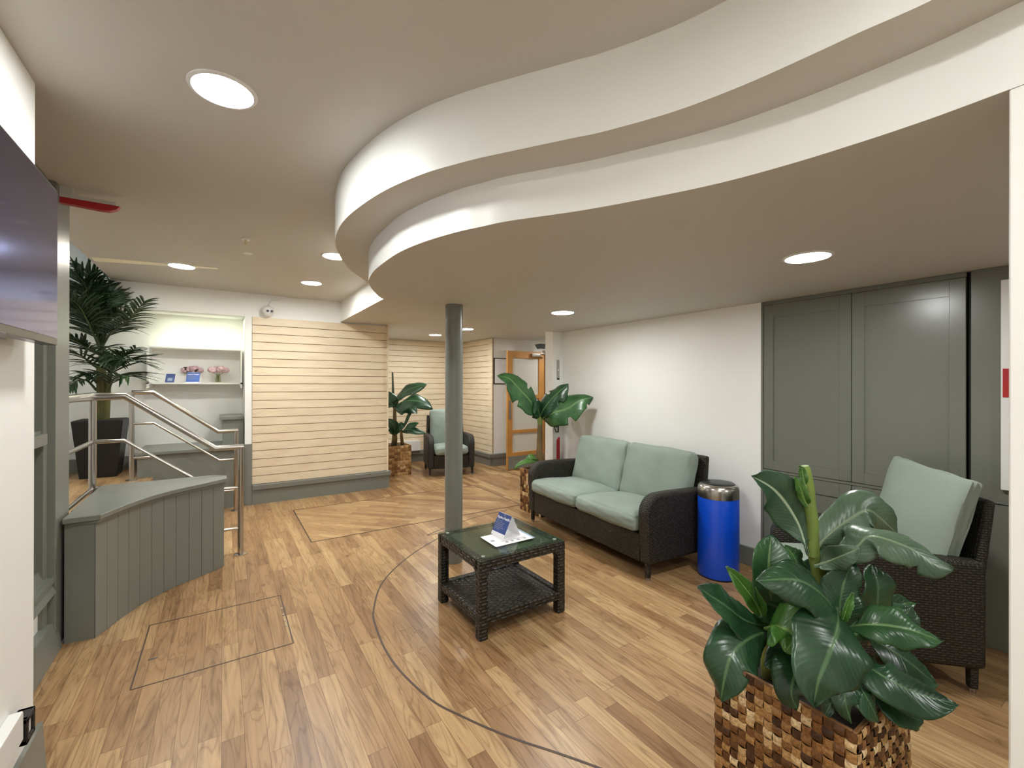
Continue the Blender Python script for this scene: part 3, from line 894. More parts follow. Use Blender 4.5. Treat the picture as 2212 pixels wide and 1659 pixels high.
t = thing('television', (-0.5, 1.7, 1.58), 'flat black television on the white wall at the left edge, reflecting the room', 'television')
MB().box(-0.525, -0.482, 1.20, 2.161, 1.583, 2.122, 0.004).build('casing', M['bezel'], t)
MB().box(-0.483, -0.4805, 1.21, 2.150, 1.607, 2.112).build('screen', M['screen'], t, smooth=False)
MB().box(-0.568, -0.525, 1.45, 1.95, 1.70, 1.98).build('wall_bracket', M['black'], t, smooth=False)
MB().box(-0.50, -0.477, 1.62, 1.71, 1.566, 1.586, 0.004).build('sensor', M['black'], t)

struct(MB().hull8([(-0.57, -2.7, 0), (-0.545, -2.7, 0), (-0.545, 2.33, 0), (-0.57, 2.33, 0), (-0.57, -2.7, 0.195), (-0.556, -2.7, 0.195), (-0.556, 2.33, 0.195), (-0.57, 2.33, 0.195)]).build('baseboard_left', M['grey'], smooth=False))
t = thing('cable_trunking', (-0.56, 1.4, 0.33), 'white cable trunking along the left wall above the grey skirting', 'trunking')
MB().box(-0.57, -0.535, 0.2, 2.06, 0.30, 0.395, 0.005).build('cover', M['plastic'], t)
t = thing('cable_clip', (-0.53, 2.1, 0.32), 'black square clip with a white centre on the end of the left wall trunking', 'clip')
mb = MB()
for a in ((2.065, 2.082, 0.275, 0.36), (2.123, 2.14, 0.275, 0.36), (2.065, 2.14, 0.343, 0.36), (2.065, 2.14, 0.275, 0.292)):
    mb.box(-0.569, -0.528, a[0], a[1], a[2], a[3])
mb.build('frame', M['blackm'], t, bevel=0.003)
MB().box(-0.569, -0.535, 2.082, 2.123, 0.292, 0.343).build('centre', M['plastic'], t, smooth=False)

# ------------------------------------------------------------------ curved bench
bpx = [(205, 1380), (245.5, 1348.8), (285, 1320.5), (325, 1296), (380, 1268), (433, 1246), (484, 1224)]
bf = [G(u, v, 0) for u, v in bpx]
bf = catmull([Vector((p.x, p.y, 0)) for p in bf], 8)
back = [Vector((0.005, 4.30, 0)), Vector((-0.06, 4.375, 0)), Vector((-0.742, 4.375, 0)), Vector((-0.742, 3.60, 0)), Vector((-0.735, 3.60, 0)), Vector((-0.735, 3.425, 0))]
t = thing('curved_bench', (-0.4, 4.0, 0), 'curved grey boarded bench block in front of the steel handrail', 'bench')
body = [(p.x, p.y) for p in bf] + [(p.x, p.y) for p in back]
MB().prism(body, 0.0, 0.665).build('body', M['grey'], t, ang=25)
# tongue and groove boards on the curved front
mb = MB()
acc, seg = 0.0, []
tot = sum((bf[i + 1] - bf[i]).length for i in range(len(bf) - 1))
def along(s):
    a = 0.0
    for i in range(len(bf) - 1):
        l = (bf[i + 1] - bf[i]).length
        if a + l >= s or i == len(bf) - 2:
            return bf[i].lerp(bf[i + 1], max(0, min(1, (s - a) / l)))
        a += l
nb = 11
for k in range(nb):
    s0, s1 = tot * k / nb + 0.001, tot * (k + 1) / nb - 0.001
    p, q = along(s0), along(s1)
    tt = (q - p).normalized()
    nn = Vector((tt.y, -tt.x, 0))
    a = [p, q, q + nn * 0.006, p + nn * 0.006]
    mb.hull8([v + ZV * 0.0 for v in a] + [v + ZV * 0.665 for v in a], 0.0025)
mb.build('front_board', M['grey'], t, ang=30)
off = []
for i, p in enumerate(bf):
    tt = (bf[min(i + 1, len(bf) - 1)] - bf[max(i - 1, 0)]).normalized()
    off.append(p + Vector((tt.y, -tt.x, 0)) * 0.03)
top = [(p.x, p.y) for p in off] + [(0.03, 4.30), (-0.05, 4.38), (-0.745, 4.38), (-0.745, 3.60), (-0.738, 3.60), (-0.738, 3.395)]
MB().prism(top, 0.672, 0.702).build('top', M['grey'], t, ang=25, bevel=0.006)
nose = [(p + (q - p) * 0.6) for p, q in zip(bf, off)]
MB().prism([(p.x, p.y) for p in nose] + [(0.0, 4.30), (-0.06, 4.36), (-0.73, 4.36), (-0.73, 3.42)], 0.655, 0.673).build('moulding', M['grey'], t, ang=25)

# ------------------------------------------------------------------ handrails
def flange(mb, x, y, z):
    mb.lathe([(0, 0), (0.05, 0), (0.05, 0.006), (0.024, 0.012), (0, 0.012)], (x, y, z), 28)
t = thing('handrail', (0.13, 4.42, 0), 'nearer brushed steel handrail of the steps, beside the curved bench', 'handrail', 'steel handrails')
X0, Y0 = 0.132, 4.42
XL = -0.80
for (x, y, z0, z1) in ((X0, Y0, 0.0, 0.915), (XL, Y0, 0.45, 1.355)):
    mb = MB()
    mb.tube([(x, y, z0), (x, y, z1)], 0.0225, 20)
    pst = mb.build('post', M['steel'], t)
    mb = MB()
    flange(mb, x, y, z0)
    mb.build('flange', M['steel'], pst)
MB().tube([(X0 + 0.02, Y0, 0.915), (X0 - 0.181, Y0, 0.915), (X0 - 0.751, Y0, 1.355), (XL, Y0, 1.355), (XL, 3.60, 1.355)], 0.0225, 20).build('top_rail', M['steel'], t)
for dz in (0.345, 0.69):
    MB().tube([(X0, Y0, 0.915 - dz), (X0 - 0.185, Y0, 0.915 - dz), (X0 - 0.755, Y0, 1.365 - dz), (XL, Y0, 1.365 - dz), (XL, 3.60, 1.365 - dz)], 0.0125, 14).build('lower_rail', M['steel'], t)
t = thing('handrail', (0.13, 5.98, 0), 'farther brushed steel handrail of the steps, in front of the alcove', 'handrail', 'steel handrails')
Y1 = 5.98
for (x, y, z0, z1) in ((X0, Y1, 0.0, 0.915), (-0.785, Y1, 0.45, 1.36)):
    mb = MB()
    mb.tube([(x, y, z0), (x, y, z1)], 0.0225, 20)
    pst = mb.build('post', M['steel'], t)
    mb = MB()
    flange(mb, x, y, z0)
    mb.build('flange', M['steel'], pst)
MB().tube([(X0 + 0.02, Y1, 0.915), (X0 - 0.17, Y1, 0.915), (X0 - 0.738, Y1, 1.36), (-0.785, Y1, 1.36)], 0.0225, 20).build('top_rail', M['steel'], t)
for dz in (0.325, 0.68):
    MB().tube([(X0, Y1, 0.915 - dz), (X0 - 0.16, Y1, 0.915 - dz), (X0 - 0.735, Y1, 1.36 - dz), (-0.785, Y1, 1.36 - dz)], 0.0125, 14).build('lower_rail', M['steel'], t)

# ------------------------------------------------------------------ alcove shelf and what stands on it
t = thing('wall_shelf', (-0.26, 6.72, 1.44), 'open white box shelf on the alcove back wall', 'shelf')
SX0, SX1, SYF = -0.735, 0.212, 6.60
MB().box(SX0, SX1, SYF, 6.85, 1.447, 1.467).build('shelf_board', M['white'], t, smooth=False)
MB().box(SX0, SX1, SYF, 6.85, 1.872, 1.89).build('top_board', M['white'], t, smooth=False)
for a in (SX0, SX1 - 0.02):
    MB().box(a, a + 0.02, SYF, 6.85, 1.40, 1.872).build('side_board', M['white'], t, smooth=False)
def at_y(u, v, y):
    k = (u - CX) / FPX
    dd = y / (math.cos(YAW) - math.sin(YAW) * k)
    return D(u, v, dd)
zs = 1.467
pA, pB = at_y(356, 825, 6.66), at_y(376, 825, 6.66)
t = thing('square_card', (pA.x, 6.66, zs), 'small square navy card leaning on the shelf, left of the flowers', 'card')
hz = 0.103
MB().hull8([(pA.x, 6.655, zs), (pB.x, 6.655, zs), (pB.x, 6.665, zs), (pA.x, 6.665, zs), (pA.x + 0.012, 6.685, zs + hz), (pB.x + 0.012, 6.685, zs + hz), (pB.x + 0.012, 6.695, zs + hz), (pA.x + 0.012, 6.695, zs + hz)]).build('card', M['navy'], t, smooth=False)
cw = pB.x - pA.x
MB().hull8([(pA.x + cw * .26, 6.6595, zs + 0.02), (pA.x + cw * .78, 6.6595, zs + 0.02), (pA.x + cw * .78, 6.663, zs + 0.02), (pA.x + cw * .26, 6.663, zs + 0.02), (pA.x + cw * .30 + 0.005, 6.677, zs + 0.073), (pA.x + cw * .82 + 0.005, 6.677, zs + 0.073), (pA.x + cw * .82 + 0.005, 6.681, zs + 0.073), (pA.x + cw * .30 + 0.005, 6.681, zs + 0.073)]).build('pale_square', plain('pale_blue_print', (150, 172, 196), 0.6), t, smooth=False)
MB().hull8([(pA.x + cw * .2 + 0.01, 6.6795, zs + 0.083), (pA.x + cw * .85 + 0.01, 6.6795, zs + 0.083), (pA.x + cw * .85 + 0.01, 6.683, zs + 0.083), (pA.x + cw * .2 + 0.01, 6.683, zs + 0.083), (pA.x + cw * .2 + 0.012, 6.6825, zs + 0.092), (pA.x + cw * .85 + 0.012, 6.6825, zs + 0.092), (pA.x + cw * .85 + 0.012, 6.686, zs + 0.092), (pA.x + cw * .2 + 0.012, 6.686, zs + 0.092)]).build('printed_line', M['paper'], t, smooth=False)

def text_part(body, size, mat, parent, Mx, name='printed_text', ext=0.0003, bold=0.0):
    cu = bpy.data.curves.new('text', 'FONT')
    cu.body = body
    cu.size = size
    cu.extrude = ext
    cu.offset = bold
    cu.align_x = 'CENTER'
    to = bpy.data.objects.new('text', cu)
    C.objects.link(to)
    dg = bpy.context.evaluated_depsgraph_get()
    me = bpy.data.meshes.new_from_object(to.evaluated_get(dg))
    bpy.data.objects.remove(to)
    off = origin_of(parent)
    me.transform(Matrix.Translation(-off) @ Mx)
    me.materials.clear()
    me.materials.append(mat)
    o = bpy.data.objects.new(name, me)
    C.objects.link(o)
    o.parent = parent
    return o

def frame_mx(o, xdir, ydir):
    x = Vector(xdir).normalized()
    y = Vector(ydir)
    y = (y - x * y.dot(x)).normalized()
    z = x.cross(y)
    m = Matrix.Identity(4)
    for i in range(3):
        m[i][0], m[i][1], m[i][2], m[i][3] = x[i], y[i], z[i], Vector(o)[i]
    return m

def tent_card(name, a, b, c, apex_h, label, mat, fs, white_foot=0.16):
    """a, b: foot of the printed face, left to right as read; c: vector from the printed foot to the other foot"""
    a, b, c = Vector(a), Vector(b), Vector(c)
    t = thing(name, (a + b) / 2 + c / 2, label, 'sign')
    up = ZV * apex_h + c * 0.5
    n = (b - a).cross(up).normalized()
    th = 0.0012
    mb = MB()
    for (p, q, u_) in ((a, b, up), (a + c, b + c, ZV * apex_h - c * 0.5)):
        nn = (q - p).cross(u_).normalized() * th
        mb.hull8([p, q, q + nn, p + nn, p + u_, q + u_, q + u_ + nn, p + u_ + nn])
    mb.hull8([a + ZV * 0.0005, b + ZV * 0.0005, b + c + ZV * 0.0005, a + c + ZV * 0.0005, a + ZV * 0.0015, b + ZV * 0.0015, b + c + ZV * 0.0015, a + c + ZV * 0.0015])
    mb.build('card', M['paper'], t, smooth=False)
    e = n * 0.0018
    f0, f1 = a + up * white_foot, b + up * white_foot
    g0, g1 = a + up * 0.985, b + up * 0.985
    MB().hull8([f0 + n * 0.0005, f1 + n * 0.0005, f1 + e, f0 + e, g0 + n * 0.0005, g1 + n * 0.0005, g1 + e, g0 + e]).build('printed_face', mat, t, smooth=False)
    xd, yd = (b - a), up
    L = xd.length
    H = up.length
    mid_ = (a + b) / 2
    Mx = frame_mx(mid_ + up * 0.74 + n * 0.0022, xd, yd)
    text_part('Hydro-Health', fs, M['paper'], t, Mx, bold=fs * 0.02)
    mb = MB()
    rnd = random.Random(3)
    for k in range(6):
        f = 0.64 - k * 0.072
        wl = 0.38 if k % 3 else 0.30
        x0, x1 = -0.42 * L, (-0.42 + wl + rnd.random() * 0.45) * L
        hh = H * 0.018
        base = mid_ + up * f + n * 0.0019
        xu, yu = xd.normalized(), up.normalized()
        q = [base + xu * x0, base + xu * x1, base + xu * x1 + yu * hh, base + xu * x0 + yu * hh]
        mb.hull8(q + [v + n * 0.0004 for v in q])
    mb.build('printed_lines', M['ink'], t, smooth=False)
    text_part('OO', fs * 0.7, M['ink'], t, frame_mx(mid_ + up * 0.88 + n * 0.0022, xd, yd), name='printed_emblem')
    return t
qa, qb = at_y(401, 826, 6.63), at_y(430, 826, 6.63)
tent_card('tent_card', (qa.x, 6.63, zs), (qb.x, 6.63, zs), (0.025, 0.09, 0), 0.125, 'royal blue folded tent card standing on the white shelf between the flowers', M['blue2'], 0.021, 0.05)

def flower_vase(x, y, z, label, seed, vase_h=0.105):
    t = thing('flower_vase', (x, y, z), label, 'vase', 'vases of pink flowers')
    MB().lathe([(0, 0.0), (0.026, 0.0), (0.03, 0.01), (0.03, vase_h * 0.55), (0.022, vase_h * 0.8), (0.026, vase_h), (0.023, vase_h), (0.019, vase_h * 0.8), (0.027, vase_h * 0.5), (0.027, 0.008), (0, 0.006)], (x, y, z), 24).build('vase', M['glass_v'], t)
    rnd = random.Random(seed)
    mb = MB()
    fl_ = MB()
    for (dx, dy, dz, r) in ((-0.06, 0.0, 0.155, 0.05), (0.03, -0.02, 0.165, 0.055), (0.075, 0.02, 0.155, 0.045), (-0.01, 0.03, 0.17, 0.045)):
        c = Vector((x + dx, y + dy, z + dz))
        mb.tube(catmull([(x, y, z + 0.01), (x + dx * 0.2, y + dy * 0.2, z + 0.09), tuple(c - ZV * 0.02)], 5), 0.003, 6)
        for k in range(34):
            th, ph = rnd.random() * 2 * PI, math.acos(1 - 1.75 * rnd.random())
            dvec = Vector((math.sin(ph) * math.cos(th), math.sin(ph) * math.sin(th), math.cos(ph) * 0.72))
            p = c + dvec * r * 0.8
            s1 = dvec.orthogonal().normalized() * r * 0.42
            s2 = dvec.cross(s1).normalized() * r * 0.42
            vs = [fl_.bm.verts.new(p + s1 * ca + s2 * sa + dvec * r * (0.16 if abs(ca) < 0.8 and abs(sa) < 0.8 else -0.06)) for ca, sa in ((1, 0), (0.7, 0.7), (0, 1), (-0.7, 0.7), (-1, 0), (-0.7, -0.7), (0, -1), (0.7, -0.7))]
            fl_.bm.faces.new(vs)
    mb.build('stems', M['stem'], t)
    fl_.build('blossoms', M['pink'], t, solid=0.002)
fp = at_y(471, 824, 6.68)
flower_vase(fp.x, 6.68, zs, 'small glass vase of pink flowers at the right end of the shelf', 4)
fp = at_y(414, 824, 6.77)
flower_vase(fp.x, 6.80, zs, 'vase of pink flowers behind the blue tent card on the shelf', 8)

# ------------------------------------------------------------------ rattan seating
def make_seat(name, label, cat, loc, rz, W, Dp, n, back_top, cush_top, group=None, fab='fabric', cushion_shift=(0, 0), cushion_roll=0.0, loose=False):
    """faces local -y; every part is modelled in the thing's own frame"""
    t = thing(name, loc, label, cat, group, rz)
    at_, y0, y1 = 0.095, -Dp / 2, Dp / 2
    ah = 0.635
    rt = M['rattan']
    def arc(cy, cz, r, a0, a1, k=8):
        return [(cy + r * math.cos(math.radians(a0 + (a1 - a0) * i / k)), cz + r * math.sin(math.radians(a0 + (a1 - a0) * i / k))) for i in range(k + 1)]
    prof = [(y1 - 0.02, 0.12), (y1 - 0.02, ah - 0.015)] + [(y0 + 0.30, ah)] + arc(y0 + 0.16, ah - 0.15, 0.15, 85, 178, 9) + [(y0 + 0.03, 0.12)]
    for s in (-1, 1):
        x0, x1 = s * (W / 2 - at_), s * W / 2
        MB().prism_axis(prof, min(x0, x1), max(x0, x1), 'x').build('armrest', rt, t, local=True, ang=50, bevel=0.022)
    MB().hull8([(-W / 2 + at_, y0 + 0.035, 0.12), (W / 2 - at_, y0 + 0.035, 0.12), (W / 2 - at_, y1 - 0.04, 0.12), (-W / 2 + at_, y1 - 0.04, 0.12),
                (-W / 2 + at_, y0 + 0.035, 0.33), (W / 2 - at_, y0 + 0.035, 0.33), (W / 2 - at_, y1 - 0.04, 0.29), (-W / 2 + at_, y1 - 0.04, 0.29)], 0.01).build('seat_base', rt, t, local=True)
    # raked back
    yb, yt = y1 - 0.06, y1 + 0.06
    MB().hull8([(-W / 2 + 0.03, yb - 0.045, 0.12), (W / 2 - 0.03, yb - 0.045, 0.12), (W / 2 - 0.03, yb + 0.01, 0.12), (-W / 2 + 0.03, yb + 0.01, 0.12),
                (-W / 2 + 0.06, yt - 0.045, back_top), (W / 2 - 0.06, yt - 0.045, back_top), (W / 2 - 0.06, yt, back_top), (-W / 2 + 0.06, yt, back_top)], 0.018).build('backrest', rt, t, local=True, ang=50)
    for sx in (-1, 1):
        for yy in (y0 + 0.06, y1 - 0.06):
            x = sx * (W / 2 - 0.035)
            lg = MB().hull8([(x - 0.016, yy - 0.016, 0.02), (x + 0.016, yy - 0.016, 0.02), (x + 0.016, yy + 0.016, 0.02), (x - 0.016, yy + 0.016, 0.02),
                             (x - 0.018, yy - 0.018, 0.14), (x + 0.018, yy - 0.018, 0.14), (x + 0.018, yy + 0.018, 0.14), (x - 0.018, yy + 0.018, 0.14)], 0.004).build('leg', rt, t, local=True)
            MB().lathe([(0, 0), (0.015, 0), (0.016, 0.022), (0, 0.022)], (x, yy, 0), 16).build('foot', M['steel'], lg, local=True)
    iw = W - 2 * at_ - 0.01
    cw = iw / n
    for k in range(n):
        cx = -iw / 2 + cw * (k + 0.5)
        MB().blob((cx, y0 + 0.305, 0.393), (cw / 2 - 0.004, 0.325, 0.066), 0.05, (0.004, 0.012, 0.028), 14, Matrix.Rotation(math.radians(-2.5), 4, 'X'), 0.003, k + 3).build('seat_cushion', M[fab], t, local=True, ang=80)
    ch = cush_top - 0.40
    rake = math.atan2(yt - yb, back_top - 0.12) + math.radians(5)
    for k in range(n):
        cx = -iw / 2 + cw * (k + 0.5) + cushion_shift[0]
        hh = ch / 2
        cz = 0.405 + hh * math.cos(rake)
        f = (cz - 0.12) / (back_top - 0.12)
        cy = yb + (yt - yb) * f - 0.045 - 0.10 + cushion_shift[1]
        Mx = Matrix.Rotation(-rake, 4, 'X') @ Matrix.Rotation(cushion_roll, 4, 'Y')
        if loose:
            MB().blob((cx, cy, cz), (cw / 2 + 0.045, 0.03, hh + 0.02), 0.022, (-0.02, 0.06, -0.02), 16, Mx, 0.004, 9).build('back_cushion', M[fab], t, local=True, ang=80)
        else:
            MB().blob((cx, cy, cz), (cw / 2 - 0.002, 0.07, hh), 0.05, (0.004, 0.03, 0.008), 14, Mx, 0.004, k + 11).build('back_cushion', M[fab], t, local=True, ang=80)
    return t
make_seat('sofa', 'two-seat dark rattan sofa with sage green cushions against the white wall', 'sofa', (3.005, 2.97, 0), math.radians(-94.0), 1.68, 0.74, 2, 0.86, 0.90)
make_seat('armchair', 'dark rattan armchair with tilted pale green cushion in front of the grey cupboard', 'armchair', (2.99, 1.0, 0), math.radians(-135), 0.72, 0.72, 1, 0.90, 1.0, 'rattan armchairs', 'fabric2', (0.0, 0.015), 0.05, True)
make_seat('armchair', 'dark rattan armchair with sage cushions in the far slatted corner behind the column', 'armchair', (3.13, 6.70, 0), math.radians(-16), 0.74, 0.74, 1, 0.92, 1.03, 'rattan armchairs')

# ------------------------------------------------------------------ coffee table and what lies on it
TX0, TX1, TY0, TY1, TZ = 1.21, 1.835, 2.175, 2.755, 0.458
t = thing('coffee_table', ((TX0 + TX1) / 2, (TY0 + TY1) / 2, 0), 'square dark rattan coffee table with glass top and lower shelf beside the column', 'table')
lw = 0.058
for x in (TX0, TX1 - lw):
    for y in (TY0, TY1 - lw):
        MB().box(x, x + lw, y, y + lw, 0.0, TZ - 0.06, 0.010, 3).build('leg', M['rattan_t'], t)
def ring(mb, ins, w_, z0, z1):
    mb.box(TX0 + ins, TX1 - ins, TY0 + ins, TY0 + ins + w_, z0, z1, 0.008)
    mb.box(TX0 + ins, TX1 - ins, TY1 - ins - w_, TY1 - ins, z0, z1, 0.008)
    mb.box(TX0 + ins, TX0 + ins + w_, TY0 + ins + w_ * 0.5, TY1 - ins - w_ * 0.5, z0, z1, 0.008)
    mb.box(TX1 - ins - w_, TX1 - ins, TY0 + ins + w_ * 0.5, TY1 - ins - w_ * 0.5, z0, z1, 0.008)
    return mb
mb = ring(MB(), 0.0, lw, TZ - 0.065, TZ - 0.007)
# curved brackets where rails meet legs
for (x, sx) in ((TX0 + lw, 1), (TX1 - lw, -1)):
    for y in (TY0, TY1 - lw):
        pr = [(x, TZ - 0.064), (x + sx * 0.03, TZ - 0.064), (x + sx * 0.012, TZ - 0.074), (x, TZ - 0.098)]
        mb.prism_axis(pr, y + 0.004, y + lw - 0.004, 'y')
for (y, sy) in ((TY0 + lw, 1), (TY1 - lw, -1)):
    for x in (TX0, TX1 - lw):
        pr = [(y, TZ - 0.064), (y + sy * 0.03, TZ - 0.064), (y + sy * 0.012, TZ - 0.074), (y, TZ - 0.098)]
        mb.prism_axis(pr, x + 0.004, x + lw - 0.004, 'x')
mb.build('top_frame', M['rattan_t'], t)
MB().box(TX0 + 0.03, TX1 - 0.03, TY0 + 0.03, TY1 - 0.03, TZ - 0.03, TZ - 0.012).build('top_panel', M['panel_t'], t, smooth=False)
MB().box(TX0 + 0.004, TX1 - 0.004, TY0 + 0.004, TY1 - 0.004, TZ - 0.007, TZ, 0.002).build('glass_top', M['glass'], t)
mb = ring(MB(), 0.004, 0.045, 0.085, 0.135)
mb.box(TX0 + 0.03, TX1 - 0.03, TY0 + 0.03, TY1 - 0.03, 0.092, 0.126)
mb.build('lower_shelf', M['rattan_t'], t)
MB().box(1.555, 1.60, TY0 + 0.001, TY0 + 0.005, 0.095, 0.122, 0.001).build('name_plate', M['bezel'], t)
for x in (TX0 + 0.05, TX1 - 0.05):
    for y in (TY0 + 0.05, TY1 - 0.05):
        MB().lathe([(0, TZ - 0.0071), (0.012, TZ - 0.0071), (0.012, TZ + 0.0012), (0.010, TZ + 0.002), (0, TZ + 0.002)], (x, y, 0), 20).build('glass_pad', M['pad'], t)
t = thing('paper_sheet', (1.55, 2.42, TZ), 'white printed sheet lying on the glass table under the tent card', 'paper')
MB().hull8([(1.402, 2.515, TZ + 0.0006), (1.396, 2.307, TZ + 0.0006), (1.695, 2.312, TZ + 0.0006), (1.700, 2.521, TZ + 0.0006), (1.402, 2.515, TZ + 0.0014), (1.396, 2.307, TZ + 0.0014), (1.695, 2.312, TZ + 0.0014), (1.700, 2.521, TZ + 0.0014)]).build('sheet', M['paper'], t, smooth=False)
MB().hull8([(1.679, 2.312, TZ + 0.0013), (1.695, 2.312, TZ + 0.0013), (1.700, 2.521, TZ + 0.0013), (1.683, 2.521, TZ + 0.0013), (1.679, 2.312, TZ + 0.0017), (1.695, 2.312, TZ + 0.0017), (1.700, 2.521, TZ + 0.0017), (1.683, 2.521, TZ + 0.0017)]).build('blue_band', plain('pale_blue_band', (150, 170, 190), 0.6), t, smooth=False)
mb = MB()
for k, x in enumerate((1.50, 1.54, 1.585, 1.635)):
    mb.lathe([(0, TZ + 0.0014), (0.011, TZ + 0.0014), (0.011, TZ + 0.0018), (0, TZ + 0.0018)], (x, 2.345, 0), 14)
mb.box(1.42, 1.445, 2.395, 2.42, TZ + 0.0014, TZ + 0.0018)
mb.box(1.47, 1.66, 2.365, 2.368, TZ + 0.0014, TZ + 0.0018)
mb.build('printed_marks', M['ink'], t, smooth=False)
tent_card('tent_card', (1.497, 2.537, TZ + 0.0018), (1.507, 2.398, TZ + 0.0018), (0.135, 0.003, 0), 0.135, 'navy folded tent card with white text standing on the glass coffee table', M['navy'], 0.0235)

# ------------------------------------------------------------------ bin
bx_, by_ = 3.175, 1.965
t = thing('pedal_bin', (bx_, by_, 0), 'tall bright blue cylindrical bin with steel rim and black lid beside the sofa', 'bin')
MB().lathe([(0, 0.012), (0.146, 0.012), (0.147, 0.02), (0.147, 0.595), (0.145, 0.60), (0, 0.60)], (bx_, by_, 0), 56).build('body', M['bin_blue'], t)
MB().lathe([(0, 0.0), (0.142, 0.0), (0.143, 0.014), (0, 0.014)], (bx_, by_, 0), 48).build('base_ring', M['black'], t)
MB().lathe([(0.1475, 0.598), (0.1475, 0.655), (0.142, 0.680), (0.128, 0.694), (0.118, 0.697), (0.118, 0.690), (0.12, 0.60), (0.1475, 0.598)], (bx_, by_, 0), 56).build('steel_rim', M['steel'], t)
lid = MB().lathe([(0, 0.66), (0.1165, 0.66), (0.1165, 0.698), (0.108, 0.705), (0.06, 0.709), (0, 0.710)], (bx_, by_, 0), 56).build('lid', M['black'], t)
MB().tube([(bx_ - 0.085, by_ + 0.03, 0.706), (bx_ - 0.085, by_ + 0.03, 0.7105)], 0.013, 20).build('catch', M['blackm'], lid)

# ------------------------------------------------------------------ baskets and plants
def make_basket(parent, cx, cy, half, h, cell, mat, seed=0, bulge=0.006):
    """square woven basket: every strip crossing is a bulged patch of the four sides"""
    mb = MB()
    bm = mb.bm
    uvl = bm.loops.layers.uv.new('UVMap')
    rnd = random.Random(seed)
    nu, nv = max(4, round(2 * half / cell)), max(4, round(h / cell))
    corners = [(-1, -1), (1, -1), (1, 1), (-1, 1)]
    for s in range(4):
        a = Vector((cx + corners[s][0] * half, cy + corners[s][1] * half, 0))
        b = Vector((cx + corners[(s + 1) % 4][0] * half, cy + corners[(s + 1) % 4][1] * half, 0))
        dr = (b - a).normalized()
        n = Vector((dr.y, -dr.x, 0))
        for i in range(nu):
            for j in range(nv):
                par = (i + j) % 2
                k = 4
                amp = bulge * (0.7 + 0.6 * rnd.random())
                jit = (rnd.random() - 0.5) * 0.25
                grid = []
                for q in range(k + 1):
                    rw = []
                    for p in range(k + 1):
                        fu, fv = p / k, q / k
                        f = math.sin(PI * fu) if par else math.sin(PI * fv)
                        g = math.sin(PI * fv) if par else math.sin(PI * fu)
                        off_ = amp * (f * 1.0 + 0.25 * g) * (1 if True else 0)
                        fu2 = fu + (jit * (fv - 0.5) * 0.3 if 0 < i < nu - 1 else 0)
                        pos = a + (b - a) * ((i + fu2) / nu) + ZV * (h * (j + fv) / nv) + n * off_
                        rw.append(bm.verts.new(pos))
                    grid.append(rw)
                for q in range(k):
                    for p in range(k):
                        fce = bm.faces.new([grid[q][p], grid[q][p + 1], grid[q + 1][p + 1], grid[q + 1][p]])
                        cs = [(p, q), (p + 1, q), (p + 1, q + 1), (p, q + 1)]
                        for lp, (pp, qq) in zip(fce.loops, cs):
                            lp[uvl].uv = (i + s * 40 + 0.02 + 0.96 * pp / k, j + seed * 7 + 0.02 + 0.96 * qq / k)
    mb.build('basket', mat, parent, ang=60, solid=0.0)
    MB().box(cx - half + 0.004, cx + half - 0.004, cy - half + 0.004, cy + half - 0.004, 0.0, h - 0.05).build('liner', M['black'], parent, smooth=False)
    mb = MB()
    for (x0, x1, y0, y1) in ((-half, half, -half + 0.0005, -half + 0.013), (-half, half, half - 0.013, half - 0.0005), (-half + 0.0005, -half + 0.013, -half + 0.012, half - 0.012), (half - 0.013, half - 0.0005, -half + 0.012, half - 0.012)):
        mb.box(cx + x0, cx + x1, cy + y0, cy + y1, h - 0.045, h + 0.002, 0.004)
    mb.build('rim', M['rim'] if mat is M['basket'] else M['rim_far'], parent, ang=50)
    MB().box(cx - half + 0.02, cx + half - 0.02, cy - half + 0.02, cy + half - 0.02, h - 0.08, h - 0.035).build('soil', M['soil'], parent, smooth=False)


